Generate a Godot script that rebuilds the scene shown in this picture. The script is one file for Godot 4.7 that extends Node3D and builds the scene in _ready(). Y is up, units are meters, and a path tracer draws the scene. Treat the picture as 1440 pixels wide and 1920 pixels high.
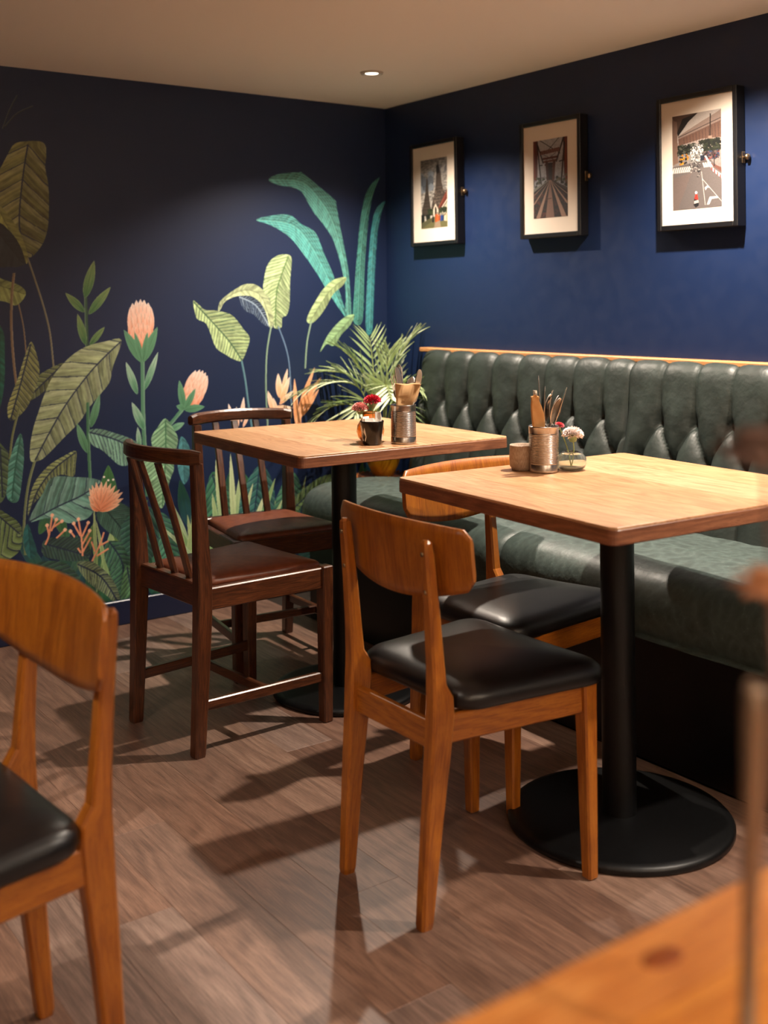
extends Node3D
# A navy cafe corner: mural wall, green tufted banquette, two tables, five chairs.

var M := {}
var rng := RandomNumberGenerator.new()
var used := {}
var wn := FastNoiseLite.new()
const WARM := Color(1.0, 0.935, 0.86)

# ---------------------------------------------------------------- scene-tree helpers
func numbered(n: String) -> String:
	used[n] = used.get(n, 0) + 1
	return n if used[n] == 1 else "%s_%03d" % [n, used[n] - 1]

func thing(called: String, label: String, category: String, at := Vector3.ZERO, turn := 0.0, group := "") -> Node3D:
	var o := Node3D.new()
	o.name = numbered(called)
	add_child(o)
	o.position = at
	o.rotation.y = turn
	tag(o, label, category, group)
	return o

func tag(o: Node, label: String, category: String, group := "") -> void:
	o.set_meta("label", label)
	o.set_meta("category", category)
	if group != "":
		o.set_meta("group", group)

func begin() -> SurfaceTool:
	var st := SurfaceTool.new()
	st.begin(Mesh.PRIMITIVE_TRIANGLES)
	return st

func finish(st: SurfaceTool) -> ArrayMesh:
	st.generate_normals()
	return st.commit()

func put(called: String, mesh: Mesh, m: Material, parent: Node = null) -> MeshInstance3D:
	var o := MeshInstance3D.new()
	o.mesh = mesh
	o.material_override = m
	if parent == null:
		o.name = numbered(called)
		add_child(o)
	else:
		o.name = called
		parent.add_child(o, true)
		if o.name != called:   # a repeat: give it a three-digit number
			var k := 1
			while parent.has_node("%s_%03d" % [called, k]):
				k += 1
			o.name = "%s_%03d" % [called, k]
	return o

func obj(called: String, st: SurfaceTool, m: Material, parent: Node = null) -> MeshInstance3D:
	return put(called, finish(st), m, parent)

func structure(o: Node) -> Node:
	o.set_meta("kind", "structure")
	return o

# ---------------------------------------------------------------- mesh helpers
# body and cap triangles of one closed solid; turned so that faces are outward (clockwise)
func solid(st: SurfaceTool, v: PackedVector3Array, uv: PackedVector2Array, caps: int, smooth: bool) -> void:
	var vol := 0.0
	for i in range(0, v.size(), 3):
		vol += v[i].dot(v[i + 1].cross(v[i + 2]))
	var order := [0, 2, 1] if vol > 0.0 else [0, 1, 2]
	st.set_smooth_group(1 if smooth else -1)
	for i in range(0, v.size(), 3):
		if i == caps:
			st.set_smooth_group(-1)
		for k in order:
			st.set_uv(uv[i + k])
			st.add_vertex(v[i + k])

# rings: Array of PackedVector3Array with the same count
func loft(st: SurfaceTool, rings: Array, smooth: bool, uvo := Vector2.ZERO, xf := Transform3D.IDENTITY) -> void:
	var v := PackedVector3Array()
	var uv := PackedVector2Array()
	var n: int = rings[0].size()
	var per := PackedFloat32Array([0.0])
	var big := 0
	for i in rings.size():
		if ring_len(rings[i]) > ring_len(rings[big]):
			big = i
	for j in n:
		per.append(per[j] + rings[big][j].distance_to(rings[big][(j + 1) % n]))
	var at := 0.0
	for i in rings.size() - 1:
		var a: PackedVector3Array = rings[i]
		var b: PackedVector3Array = rings[i + 1]
		var step := centre(a).distance_to(centre(b))
		if step < 1e-5:
			step = a[0].distance_to(b[0])
		for j in n:
			var k := (j + 1) % n
			var q := [a[j], a[k], b[k], b[j]]
			var t := [Vector2(at, per[j]), Vector2(at, per[j + 1]), Vector2(at + step, per[j + 1]), Vector2(at + step, per[j])]
			for c in [0, 1, 2, 0, 2, 3]:
				v.append(xf * q[c])
				uv.append(t[c] + uvo)
		at += step
	var caps := v.size()
	for e in 2:
		var r: PackedVector3Array = rings[0] if e == 0 else rings[rings.size() - 1]
		var c := centre(r)
		for j in n:
			var k := (j + 1) % n
			var corner := [c, r[k], r[j]] if e == 0 else [c, r[j], r[k]]
			for p in corner:
				v.append(xf * p)
				uv.append(Vector2((p - c).length(), (p - r[0]).length()) + uvo)
	solid(st, v, uv, caps, smooth)

func ring_len(r: PackedVector3Array) -> float:
	return r[0].distance_to(r[r.size() / 3]) + r[r.size() / 3].distance_to(r[2 * r.size() / 3])

func centre(r: PackedVector3Array) -> Vector3:
	var c := Vector3.ZERO
	for p in r:
		c += p
	return c / r.size()

# chamfered rectangle round c, half sizes along a and b
func rect(c: Vector3, a: Vector3, b: Vector3, ch: float) -> PackedVector3Array:
	var la := a.length()
	var lb := b.length()
	var ka := 1.0 - minf(ch, la * 0.9) / la
	var kb := 1.0 - minf(ch, lb * 0.9) / lb
	return PackedVector3Array([c + a + b * kb, c + a * ka + b, c - a * ka + b, c - a + b * kb, c - a - b * kb, c - a * ka - b, c + a * ka - b, c + a - b * kb])

func circle(c: Vector3, a: Vector3, b: Vector3, n: int) -> PackedVector3Array:
	var r := PackedVector3Array()
	for j in n:
		var t := TAU * j / n
		r.append(c + a * cos(t) + b * sin(t))
	return r

# tapered bar p0 -> p1; w along side, h along the other; sizes are full sizes
func bar(st: SurfaceTool, p0: Vector3, p1: Vector3, w0: float, h0: float, w1: float, h1: float, up: Vector3, ch := 0.003) -> void:
	var d := (p1 - p0).normalized()
	var s := d.cross(up).normalized()
	var u := s.cross(d).normalized()
	var o := Vector2(rng.randf() * 3.0, rng.randf() * 3.0)
	loft(st, [rect(p0, s * (w0 / 2 - ch), u * (h0 / 2 - ch), ch * 0.6), rect(p0 + d * ch, s * w0 / 2, u * h0 / 2, ch), rect(p1 - d * ch, s * w1 / 2, u * h1 / 2, ch), rect(p1, s * (w1 / 2 - ch), u * (h1 / 2 - ch), ch * 0.6)], false, o)

func box(st: SurfaceTool, c: Vector3, size: Vector3, ch := 0.003) -> void:
	var ax := Vector3.RIGHT
	var up := Vector3.UP
	var l := size.x
	var w := size.z
	var h := size.y
	if size.y > size.x and size.y >= size.z:
		ax = Vector3.UP
		up = Vector3.BACK
		l = size.y
		w = size.x
		h = size.z
	elif size.z > size.x:
		ax = Vector3.BACK
		l = size.z
		w = size.x
	bar(st, c - ax * l / 2, c + ax * l / 2, w, h, w, h, up, ch)

# prof: Vector2(radius, y) from first to last
func lathe(st: SurfaceTool, prof: Array, n := 32, c := Vector3.ZERO, smooth := true) -> void:
	var rings := []
	for p in prof:
		rings.append(circle(c + Vector3(0, p.y, 0), Vector3(maxf(p.x, 0.0004), 0, 0), Vector3(0, 0, maxf(p.x, 0.0004)), n))
	loft(st, rings, smooth)

func tube(st: SurfaceTool, pts: PackedVector3Array, r0: float, r1: float, n := 8, flat := 1.0, hint := Vector3.UP) -> void:
	var rings := []
	for i in pts.size():
		var d := (pts[mini(i + 1, pts.size() - 1)] - pts[maxi(i - 1, 0)]).normalized()
		var h := hint if absf(d.dot(hint)) < 0.95 else Vector3.RIGHT
		var s := d.cross(h).normalized()
		var u := s.cross(d).normalized()
		var r := lerpf(r0, r1, float(i) / (pts.size() - 1))
		rings.append(circle(pts[i], s * r, u * r * flat, n))
	loft(st, rings, true, Vector2(rng.randf(), rng.randf()))

func curve(pts: Array, n: int) -> PackedVector3Array:
	var o := PackedVector3Array()
	for i in n + 1:
		var f := float(i) / n * (pts.size() - 1)
		var k := mini(int(f), pts.size() - 2)
		var a: Vector3 = pts[maxi(k - 1, 0)]
		var d: Vector3 = pts[mini(k + 2, pts.size() - 1)]
		o.append(pts[k].cubic_interpolate(pts[k + 1], a, d, f - k))
	return o

# rounded, domed pad: outline(angle) scaled over heights
func pad(st: SurfaceTool, outline: PackedVector3Array, levels: Array) -> void:
	var rings := []
	var c := centre(outline)
	for l in levels:    # [inset in metres, y]
		var r := PackedVector3Array()
		for p in outline:
			var d := p - c
			r.append(c + d * maxf(0.02, 1.0 - l[0] / d.length()) + Vector3(0, l[1], 0))
		rings.append(r)
	loft(st, rings, true)

# rounded trapezoid in the xz plane: half widths at z0 and z1
func trapezoid(w0: float, z0: float, w1: float, z1: float, r: float, n := 7) -> PackedVector3Array:
	var cs := [Vector2(w1, z1), Vector2(-w1, z1), Vector2(-w0, z0), Vector2(w0, z0)]
	var o := PackedVector3Array()
	for i in 4:
		var p: Vector2 = cs[i]
		var a: Vector2 = (cs[(i + 3) % 4] - p).normalized()
		var b: Vector2 = (cs[(i + 1) % 4] - p).normalized()
		for k in n:
			var t := float(k) / (n - 1)
			var q := p + a * r * (1 - t) * (1 - t) + b * r * t * t
			o.append(Vector3(q.x, 0, q.y))
		var nx: Vector2 = cs[(i + 1) % 4]
		for k in [0.3, 0.5, 0.7]:
			var e := p.lerp(nx, k)
			o.append(Vector3(e.x, 0, e.y))
	return o

# ---------------------------------------------------------------- pictures and materials
func hexc(s: String) -> Color:
	return Color.html("#" + s)

func tex(im: Image) -> ImageTexture:
	im.generate_mipmaps()
	return ImageTexture.create_from_image(im)

# wood with the grain along u
func wood_image(sd: int, dark: Color, mid: Color, light: Color, rings: float, w := 512, h := 512) -> ImageTexture:
	var a := FastNoiseLite.new()
	a.seed = sd
	a.noise_type = FastNoiseLite.TYPE_SIMPLEX
	a.frequency = 1.0
	a.fractal_octaves = 2
	var im := Image.create_empty(w, h, false, Image.FORMAT_RGB8)
	for y in h:
		var fy := float(y) / h
		for x in w:
			var fx := float(x) / w
			# a torus in noise space makes the tile seamless along u
			var cu := cos(fx * TAU) * 0.32
			var su := sin(fx * TAU) * 0.32
			var g := a.get_noise_3d(cu, su, fy * 3.0) * 1.2
			var ring := 0.5 + 0.5 * sin((fy * rings + g * rings * 0.28) * TAU)
			var fine := a.get_noise_3d(cu * 5.0 + 7.0, su * 5.0, fy * 90.0)
			var pore := a.get_noise_3d(cu * 16.0, su * 16.0 + 9.0, fy * 170.0)
			var t := clampf(0.5 + 0.32 * (ring - 0.5) + 0.42 * fine + 0.3 * g * 0.5, 0.0, 1.0)
			var c := dark.lerp(mid, t * 2.0) if t < 0.5 else mid.lerp(light, t * 2.0 - 1.0)
			if pore > 0.34:
				c = c.lerp(dark, minf(1.0, (pore - 0.34) * 2.2))
			im.set_pixel(x, y, c)
	return tex(im)

func noise_tex(freq: float, c0: Color, c1: Color, sd: int, oct := 4, size := 512, mid := -1.0) -> NoiseTexture2D:
	var n := FastNoiseLite.new()
	n.seed = sd
	n.frequency = freq
	n.fractal_octaves = oct
	var t := NoiseTexture2D.new()
	t.width = size
	t.height = size
	t.seamless = true
	t.noise = n
	var g := Gradient.new()
	g.set_color(0, c0)
	g.set_color(1, c1)
	if mid > 0.0:
		g.set_offset(0, mid - 0.1)
		g.set_offset(1, mid + 0.1)
	t.color_ramp = g
	return t

func mat(c: Color, rough := 0.6, metal := 0.0) -> StandardMaterial3D:
	var m := StandardMaterial3D.new()
	m.albedo_color = c
	m.roughness = rough
	m.metallic = metal
	return m

func wood(t: Texture2D, along: float, across: float, rough: float, coat := 0.0) -> StandardMaterial3D:
	var m := mat(Color.WHITE, rough)
	m.albedo_texture = t
	m.uv1_scale = Vector3(along, across, 1)
	if coat > 0.0:
		m.clearcoat_enabled = true
		m.clearcoat = coat
		m.clearcoat_roughness = 0.25
	return m

func tri(m: StandardMaterial3D, s: float) -> StandardMaterial3D:
	m.uv1_triplanar = true
	m.uv1_scale = Vector3(s, s, s)
	m.uv1_offset = Vector3(0.37, 0.41, 0.29)
	return m

# ---------------------------------------------------------------- painting on an Image (flat artwork)
var cv: Image

func spans(p: PackedVector2Array, y: float) -> PackedFloat32Array:
	var xs := PackedFloat32Array()
	var n := p.size()
	for i in n:
		var a := p[i]
		var b := p[(i + 1) % n]
		if (a.y <= y) != (b.y <= y):
			xs.append(a.x + (y - a.y) / (b.y - a.y) * (b.x - a.x))
	xs.sort()
	return xs

func smooth_poly(a: Array, closed := true) -> PackedVector2Array:
	var p := PackedVector2Array()
	for i in range(0, a.size(), 2):
		p.append(Vector2(a[i], a[i + 1]))
	var o := PackedVector2Array()
	var n := p.size()
	for i in (n if closed else n - 1):
		var a0 := p[(i - 1 + n) % n] if closed or i > 0 else p[0]
		var b := p[(i + 1) % n]
		var c := p[(i + 2) % n] if closed or i + 2 < n else p[n - 1]
		for k in 4:
			o.append(p[i].cubic_interpolate(b, a0, c, k / 4.0))
	if not closed:
		o.append(p[n - 1])
	return o

func fill(p: PackedVector2Array, c: Color) -> void:
	var lo := 1e9
	var hi := -1e9
	for q in p:
		lo = minf(lo, q.y)
		hi = maxf(hi, q.y)
	for y in range(maxi(0, int(lo)), mini(cv.get_height() - 1, int(hi)) + 1):
		var xs := spans(p, y + 0.5)
		for k in range(0, xs.size() - 1, 2):
			var x0 := maxi(0, int(round(xs[k])))
			var x1 := mini(cv.get_width(), int(round(xs[k + 1])))
			if x1 > x0:
				cv.fill_rect(Rect2i(x0, y, x1 - x0, 1), c)

# a painted leaf: outline, midrib, colour, vein colour, vein spacing (negative: veins run along the rib)
func lf(out: Array, rib: Array, col: String, vein := "1a2440", sp := 0) -> void:
	var p := smooth_poly(out)
	var r := smooth_poly(rib, false)
	var base := hexc(col)
	var vc := hexc(vein)
	var lo := 1e9
	var hi := -1e9
	for q in p:
		lo = minf(lo, q.y)
		hi = maxf(hi, q.y)
	var lens := PackedFloat32Array([0.0])
	for i in r.size() - 1:
		lens.append(lens[i] + r[i].distance_to(r[i + 1]))
	var sd := float(out[0] + out[1])
	var W := cv.get_width()
	for y in range(maxi(0, int(lo)), mini(cv.get_height() - 1, int(hi)) + 1):
		var xs := spans(p, y + 0.5)
		for k in range(0, xs.size() - 1, 2):
			for x in range(maxi(0, int(round(xs[k]))), mini(W, int(round(xs[k + 1])))):
				var q := Vector2(x, y)
				var bd := 1e9
				var bs := 0.0
				var side := 1.0
				for i in r.size() - 1:
					var ab := r[i + 1] - r[i]
					var l2 := ab.length_squared()
					var t := clampf((q - r[i]).dot(ab) / maxf(l2, 0.01), 0.0, 1.0)
					var e := q - r[i] - ab * t
					var d := e.length_squared()
					if d < bd:
						bd = d
						bs = lens[i] + sqrt(l2) * t
						side = signf(ab.cross(e))
				bd = sqrt(bd)
				var n := wn.get_noise_2d((bs - 0.8 * bd) * 1.4 + sd, bd * 0.25 + side * 300.0)
				var c := base * (1.0 + 0.34 * n + 0.09 * side + 0.10 * wn.get_noise_2d(x * 0.7, y * 0.7 + sd))
				if sp > 0:
					var f := fposmod(bs - 0.75 * bd + n * 3.0, sp) / sp
					var thick := clampf(2.2 / sp, 0.06, 0.2)
					if f < thick and bd > 1.0:
						c = c.lerp(vc, 0.75)
					elif f < 0.42:
						c = c.lightened(0.10)
					elif f > 0.8:
						c = c.darkened(0.10)
					if bd < 2.0:
						c = c.lerp(vc, 0.85)
				elif sp < 0:
					var f := fposmod(bd + n * 2.0, -sp) / -sp
					if f < 0.25:
						c = c.lerp(vc, 0.55)
					elif f > 0.7:
						c = c.darkened(0.18)
				elif bd < 1.4:
					c = c.darkened(0.2)
				c.a = 1.0
				cv.set_pixel(x, y, c)

func sm(pts: Array, w: float, col: String) -> void:
	var r := smooth_poly(pts, false)
	var c := hexc(col)
	for i in r.size() - 1:
		var d := (r[i + 1] - r[i]).normalized().orthogonal() * w / 2
		var e := (r[i + 1] - r[i]).normalized() * 1.0
		fill(PackedVector2Array([r[i] + d - e, r[i + 1] + d + e, r[i + 1] - d + e, r[i] - d - e]), c)
		fill(PackedVector2Array([r[i] + d - e, r[i + 1] + d + e, r[i + 1] + d * 0.3 + e, r[i] + d * 0.3 - e]), c.lightened(0.18))

# a petal or blade from (ax, ay) to its tip, colours at base and tip
func pt(ax: float, ay: float, bx: float, by: float, w: float, c0: String, c1: String) -> void:
	var a := Vector2(ax, ay)
	var b := Vector2(bx, by)
	var d := b - a
	var l := d.length()
	d /= l
	var s := d.orthogonal()
	var k0 := hexc(c0)
	var k1 := hexc(c1)
	var r := int(w + 2)
	for y in range(maxi(0, int(minf(a.y, b.y)) - r), mini(cv.get_height() - 1, int(maxf(a.y, b.y)) + r) + 1):
		for x in range(maxi(0, int(minf(a.x, b.x)) - r), mini(cv.get_width() - 1, int(maxf(a.x, b.x)) + r) + 1):
			var q := Vector2(x, y) - a
			var t := q.dot(d) / l
			if t < 0.0 or t > 1.0:
				continue
			var hw := w * 0.52 * pow(sin(pow(t, 0.85) * PI), 0.8) + 0.8 * (1.0 - t)
			var e := q.dot(s)
			if absf(e) > hw:
				continue
			var n := wn.get_noise_2d(e * 3.0 + a.x, t * l * 0.4 + a.y)
			var c := k0.lerp(k1, clampf(t * 1.15 - 0.05 + n * 0.4, 0.0, 1.0))
			if absf(e) > hw - 1.3:
				c = c.lerp(k1, 0.5).lightened(0.08)
			elif absf(e) < 0.9:
				c = c.darkened(0.14)
			cv.set_pixel(x, y, c)

# a closed protea head: overlapping rows of scales from the tip down, base (ax, ay), tip (bx, by)
func protea(ax: float, ay: float, bx: float, by: float, w: float) -> void:
	var a := Vector2(ax, ay)
	var d := Vector2(bx, by) - a
	var s := d.orthogonal().normalized()
	for row in 5:
		var t0: float = [0.42, 0.30, 0.18, 0.08, 0.0][row]
		var t1: float = [1.0, 0.93, 0.76, 0.58, 0.42][row]
		var n: int = [5, 6, 5, 4, 3][row]
		for k in n:
			var u := -1.0 + 2.0 * (k + 0.5) / n + rng.randf_range(-0.05, 0.05)
			var wd: float = w * [0.80, 1.0, 0.98, 0.78, 0.5][row]
			var p := a + d * t0 + s * u * wd * 0.55
			var q := a + d * (t1 - 0.10 * u * u) + s * u * wd * 0.80
			pt(p.x, p.y, q.x, q.y, w * 0.62, ["e9a284", "e58d6a", "e27e58", "e07650", "df7550"][row], ["f6ddd0", "f5d4c4", "f3ccb8", "f3c6b0", "f0bca2"][row])

func dt(x: float, y: float, r: float, c: String) -> void:
	var p := PackedVector2Array()
	for k in 10:
		p.append(Vector2(x, y) + Vector2.from_angle(TAU * k / 10) * r)
	fill(p, hexc(c))

# polygon in percent of the canvas
func pc(a: Array, c: String) -> void:
	var p := PackedVector2Array()
	for i in range(0, a.size(), 2):
		p.append(Vector2(a[i] * cv.get_width() / 100.0, a[i + 1] * cv.get_height() / 100.0))
	fill(p, hexc(c))

func ln(x0: float, y0: float, x1: float, y1: float, w: float, c: String) -> void:
	var a := Vector2(x0, y0) * Vector2(cv.get_size()) / 100.0
	var b := Vector2(x1, y1) * Vector2(cv.get_size()) / 100.0
	var d := (b - a).normalized().orthogonal() * w * cv.get_width() / 200.0
	fill(PackedVector2Array([a + d, b + d, b - d, a - d]), hexc(c))

func speckle(x0: float, y0: float, x1: float, y1: float, n: int, s: float, cols: Array) -> void:
	for i in n:
		var x := rng.randf_range(x0, x1)
		var y := rng.randf_range(y0, y1)
		var k := rng.randf_range(0.5, 1.0) * s
		pc([x - k, y - k * 0.3, x, y - k * 0.6, x + k, y - k * 0.2, x + k * 0.8, y + k * 0.4, x - k * 0.7, y + k * 0.5], cols[rng.randi() % cols.size()])

func grade(c0: Color, c1: Color, amp: float, sx: float, sy: float) -> void:
	for y in cv.get_height():
		for x in cv.get_width():
			var c := c0.lerp(c1, float(y) / cv.get_height())
			cv.set_pixel(x, y, c * (1.0 + amp * wn.get_noise_2d(x * sx, y * sy)) + Color(0, 0, 0, 1))

# ---------------------------------------------------------------- the scene
func _ready() -> void:
	rng.seed = 7
	wn.seed = 3
	wn.frequency = 0.05
	wn.fractal_octaves = 3
	eye_and_light()
	materials()
	room()
	banquette()
	tables()
	chairs()
	pictures()
	plant()
	tableware()
	foreground()

func eye_and_light() -> void:
	var cam := Camera3D.new()
	cam.name = "camera"
	add_child(cam)
	cam.position = Vector3(-2.80, 1.173, 3.906)
	cam.basis = Basis(Vector3.UP, -0.61934) * Basis(Vector3.BACK, -0.01032)
	cam.near = 0.05
	cam.far = 30.0
	# a level 35 mm shift lens: 2100 px focal length on a 1440 x 1920 frame, axis at (720, 564.6)
	cam.projection = Camera3D.PROJECTION_FRUSTUM
	cam.size = 2.0 * 0.05 * 960.0 / 2100.0
	cam.frustum_offset = Vector2(0.0, -0.05 * (960.0 - 564.6) / 2100.0)
	var lens := CameraAttributesPhysical.new()
	lens.frustum_focal_length = 35.0
	lens.frustum_focus_distance = 2.95
	lens.exposure_aperture = 2.8
	cam.attributes = lens
	cam.current = true
	var we := WorldEnvironment.new()
	we.name = "environment"
	var e := Environment.new()
	e.background_mode = Environment.BG_COLOR
	e.background_color = Color(0.01, 0.01, 0.012)
	e.tonemap_mode = Environment.TONE_MAPPER_LINEAR
	e.tonemap_exposure = 1.12
	e.sdfgi_enabled = true
	e.ssao_enabled = true
	e.ssil_enabled = true
	we.environment = e
	add_child(we)

func materials() -> void:
	M.navy = mat(hexc("122243"), 0.46)
	M.navy.roughness_texture = noise_tex(0.02, Color(0.8, 0.8, 0.8), Color.WHITE, 5)
	tri(M.navy, 1.3)
	M.skirt = mat(hexc("1d2848"), 0.35)
	M.ceiling = mat(hexc("ece6de"), 0.85)
	M.plaster = mat(hexc("8a7d6c"), 0.85)
	M.black_metal = tri(mat(hexc("0c0c0e"), 0.42, 0.3), 4.0)
	M.black_metal.albedo_texture = noise_tex(0.03, Color(0.6, 0.6, 0.6), Color.WHITE, 12)
	M.frame = mat(hexc("0d0d10"), 0.38)
	M.matboard = mat(hexc("c8bcae"), 0.8)
	M.steel = mat(hexc("c6c2be"), 0.25, 1.0)
	M.tin = mat(hexc("b4aeaa"), 0.25, 1.0)
	M.screw = mat(hexc("8f7a60"), 0.35, 1.0)
	M.white_metal = mat(hexc("b8b0a6"), 0.5)
	M.lens = mat(Color.WHITE, 0.4)
	M.lens.emission_enabled = true
	M.lens.emission = Color(1.0, 0.93, 0.82)
	M.lens.emission_energy_multiplier = 6.0
	# woods
	var oak := wood_image(11, hexc("966a48"), hexc("b58b66"), hexc("caa27c"), 8.0)
	for k in 3:
		var b := tri(mat([hexc("ffffff"), hexc("f2e8de"), hexc("f9f2ea")][k], 0.36), 1.0)
		b.albedo_texture = oak
		b.uv1_scale = Vector3(0.9, 3.0, 3.0)
		M["oak%d" % k] = b
	M.oak_edge = tri(mat(Color.WHITE, 0.4), 1.0)
	M.oak_edge.albedo_texture = wood_image(17, hexc("543020"), hexc("7a4c34"), hexc("926246"), 5.0, 256, 256)
	M.oak_edge.uv1_scale = Vector3(1.1, 7.0, 1.1)
	M.teak = wood(wood_image(23, hexc("783e10"), hexc("9a5816"), hexc("ab681f"), 5.0), 1.1, 3.0, 0.36, 0.3)
	M.dark_oak = wood(wood_image(31, hexc("220f07"), hexc("4c2814"), hexc("6b3d22"), 9.0), 1.4, 8.0, 0.34, 0.25)
	M.pine = tri(mat(Color.WHITE, 0.4), 1.0)
	M.pine.albedo_texture = wood_image(41, hexc("a8632c"), hexc("c9813f"), hexc("dd9c58"), 5.0, 256, 256)
	M.pine.uv1_scale = Vector3(1.0, 3.0, 3.0)
	M.pine_pale = M.pine.duplicate()
	M.pine_pale.albedo_color = hexc("fffbd8")
	M.ledge = wood(wood_image(43, hexc("8a5a34"), hexc("b07c4e"), hexc("c6945f"), 4.0, 256, 256), 1.0, 8.0, 0.5)
	var fl := wood_image(53, hexc("5c4a43"), hexc("7e675c"), hexc("978073"), 5.0)
	for k in 5:
		var b := mat([hexc("ffffff"), hexc("e9dcd2"), hexc("f6e4d6"), hexc("fff6ec"), hexc("dccbc0")][k], 0.42)
		b.albedo_texture = fl
		b.uv1_scale = Vector3(0.8, 4.0, 1)
		b.uv1_offset = Vector3(0.2 * k, 0.31 * k, 0)
		M["floor%d" % k] = b
	# leathers
	M.green = tri(mat(Color.WHITE, 0.56), 1.6)
	M.green.albedo_texture = noise_tex(0.012, hexc("1a201d"), hexc("2b3430"), 61, 5)
	M.green.roughness_texture = noise_tex(0.02, Color(0.75, 0.75, 0.75), Color(1, 1, 1), 62)
	M.green.heightmap_enabled = true
	M.green.heightmap_texture = noise_tex(0.08, Color.BLACK, Color.WHITE, 63, 3)
	M.green.heightmap_scale = 0.06
	M.green_seat = M.green.duplicate()
	var worn_sheen := noise_tex(0.02, hexc("2b3431"), hexc("3d4945"), 64, 4)  # paler than the back: seat sheen put into the colour, plus wear scratches
	(worn_sheen.noise as FastNoiseLite).fractal_type = FastNoiseLite.FRACTAL_RIDGED
	worn_sheen.color_ramp.add_point(0.93, hexc("46534f"))
	worn_sheen.color_ramp.set_color(2, hexc("8d9a96"))
	M.green_seat.albedo_texture = worn_sheen
	M.vinyl = tri(mat(hexc("0e0d0f"), 0.36), 3.0)
	M.vinyl.heightmap_enabled = true
	M.vinyl.heightmap_texture = noise_tex(0.3, Color.BLACK, Color.WHITE, 65, 2)
	M.vinyl.heightmap_scale = 0.012
	M.brown = tri(mat(Color.WHITE, 0.38), 3.0)
	M.brown.albedo_texture = noise_tex(0.02, hexc("592b1a"), hexc("7a4329"), 66)
	# tableware and plant
	M.black_glaze = mat(hexc("17120f"), 0.25)
	M.paper = mat(hexc("e9e2d8"), 0.8)
	M.kraft = mat(hexc("c79f70"), 0.85)
	M.kraft_dark = mat(hexc("a97c4a"), 0.85)
	M.glass = mat(Color(0.93, 0.97, 0.96, 0.04), 0.03)
	M.glass.refraction_enabled = true
	M.glass.refraction_scale = 0.05
	M.amber = mat(Color(0.93, 0.72, 0.42, 0.1), 0.06)
	M.amber.refraction_enabled = true
	M.amber.refraction_scale = 0.05
	M.gold = mat(hexc("d99a1c"), 0.32, 0.55)
	M.rattan = mat(hexc("9a5c30"), 0.55)
	M.rattan_dark = mat(hexc("5b3018"), 0.6)
	M.soil = mat(hexc("241a12"), 0.95)
	for k in 3:
		var l := mat([hexc("a9b98a"), hexc("c2ccaa"), hexc("84986a")][k], 0.45)
		l.backlight_enabled = true
		l.backlight = hexc("55682c")
		l.cull_mode = BaseMaterial3D.CULL_DISABLED
		M["frond%d" % k] = l
	M.stalk = mat(hexc("8f9a58"), 0.5)
	M.red_petal = mat(hexc("d3324a"), 0.6)
	M.pink_petal = mat(hexc("eba9a4"), 0.6)
	M.white_petal = mat(hexc("fbeeea"), 0.6)
	M.rose_petal = mat(hexc("e0707a"), 0.6)
	for k in ["red_petal", "pink_petal", "white_petal", "rose_petal"]:
		M[k].cull_mode = BaseMaterial3D.CULL_DISABLED
	M.stone = tri(mat(Color.WHITE, 0.7), 1.0)
	M.stone.albedo_texture = noise_tex(0.05, hexc("5a3c2a"), hexc("e2d2bc"), 71, 3)
	M.stone.uv1_scale = Vector3(40, 3, 40)
	M.bronze = mat(hexc("8a7868"), 0.4, 0.8)
	M.dried = mat(hexc("5a443c"), 0.8)
	M.copper = mat(hexc("a8714c"), 0.55, 0.0)

# ---------------------------------------------------------------- the setting
const CEIL := 1.998

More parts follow.
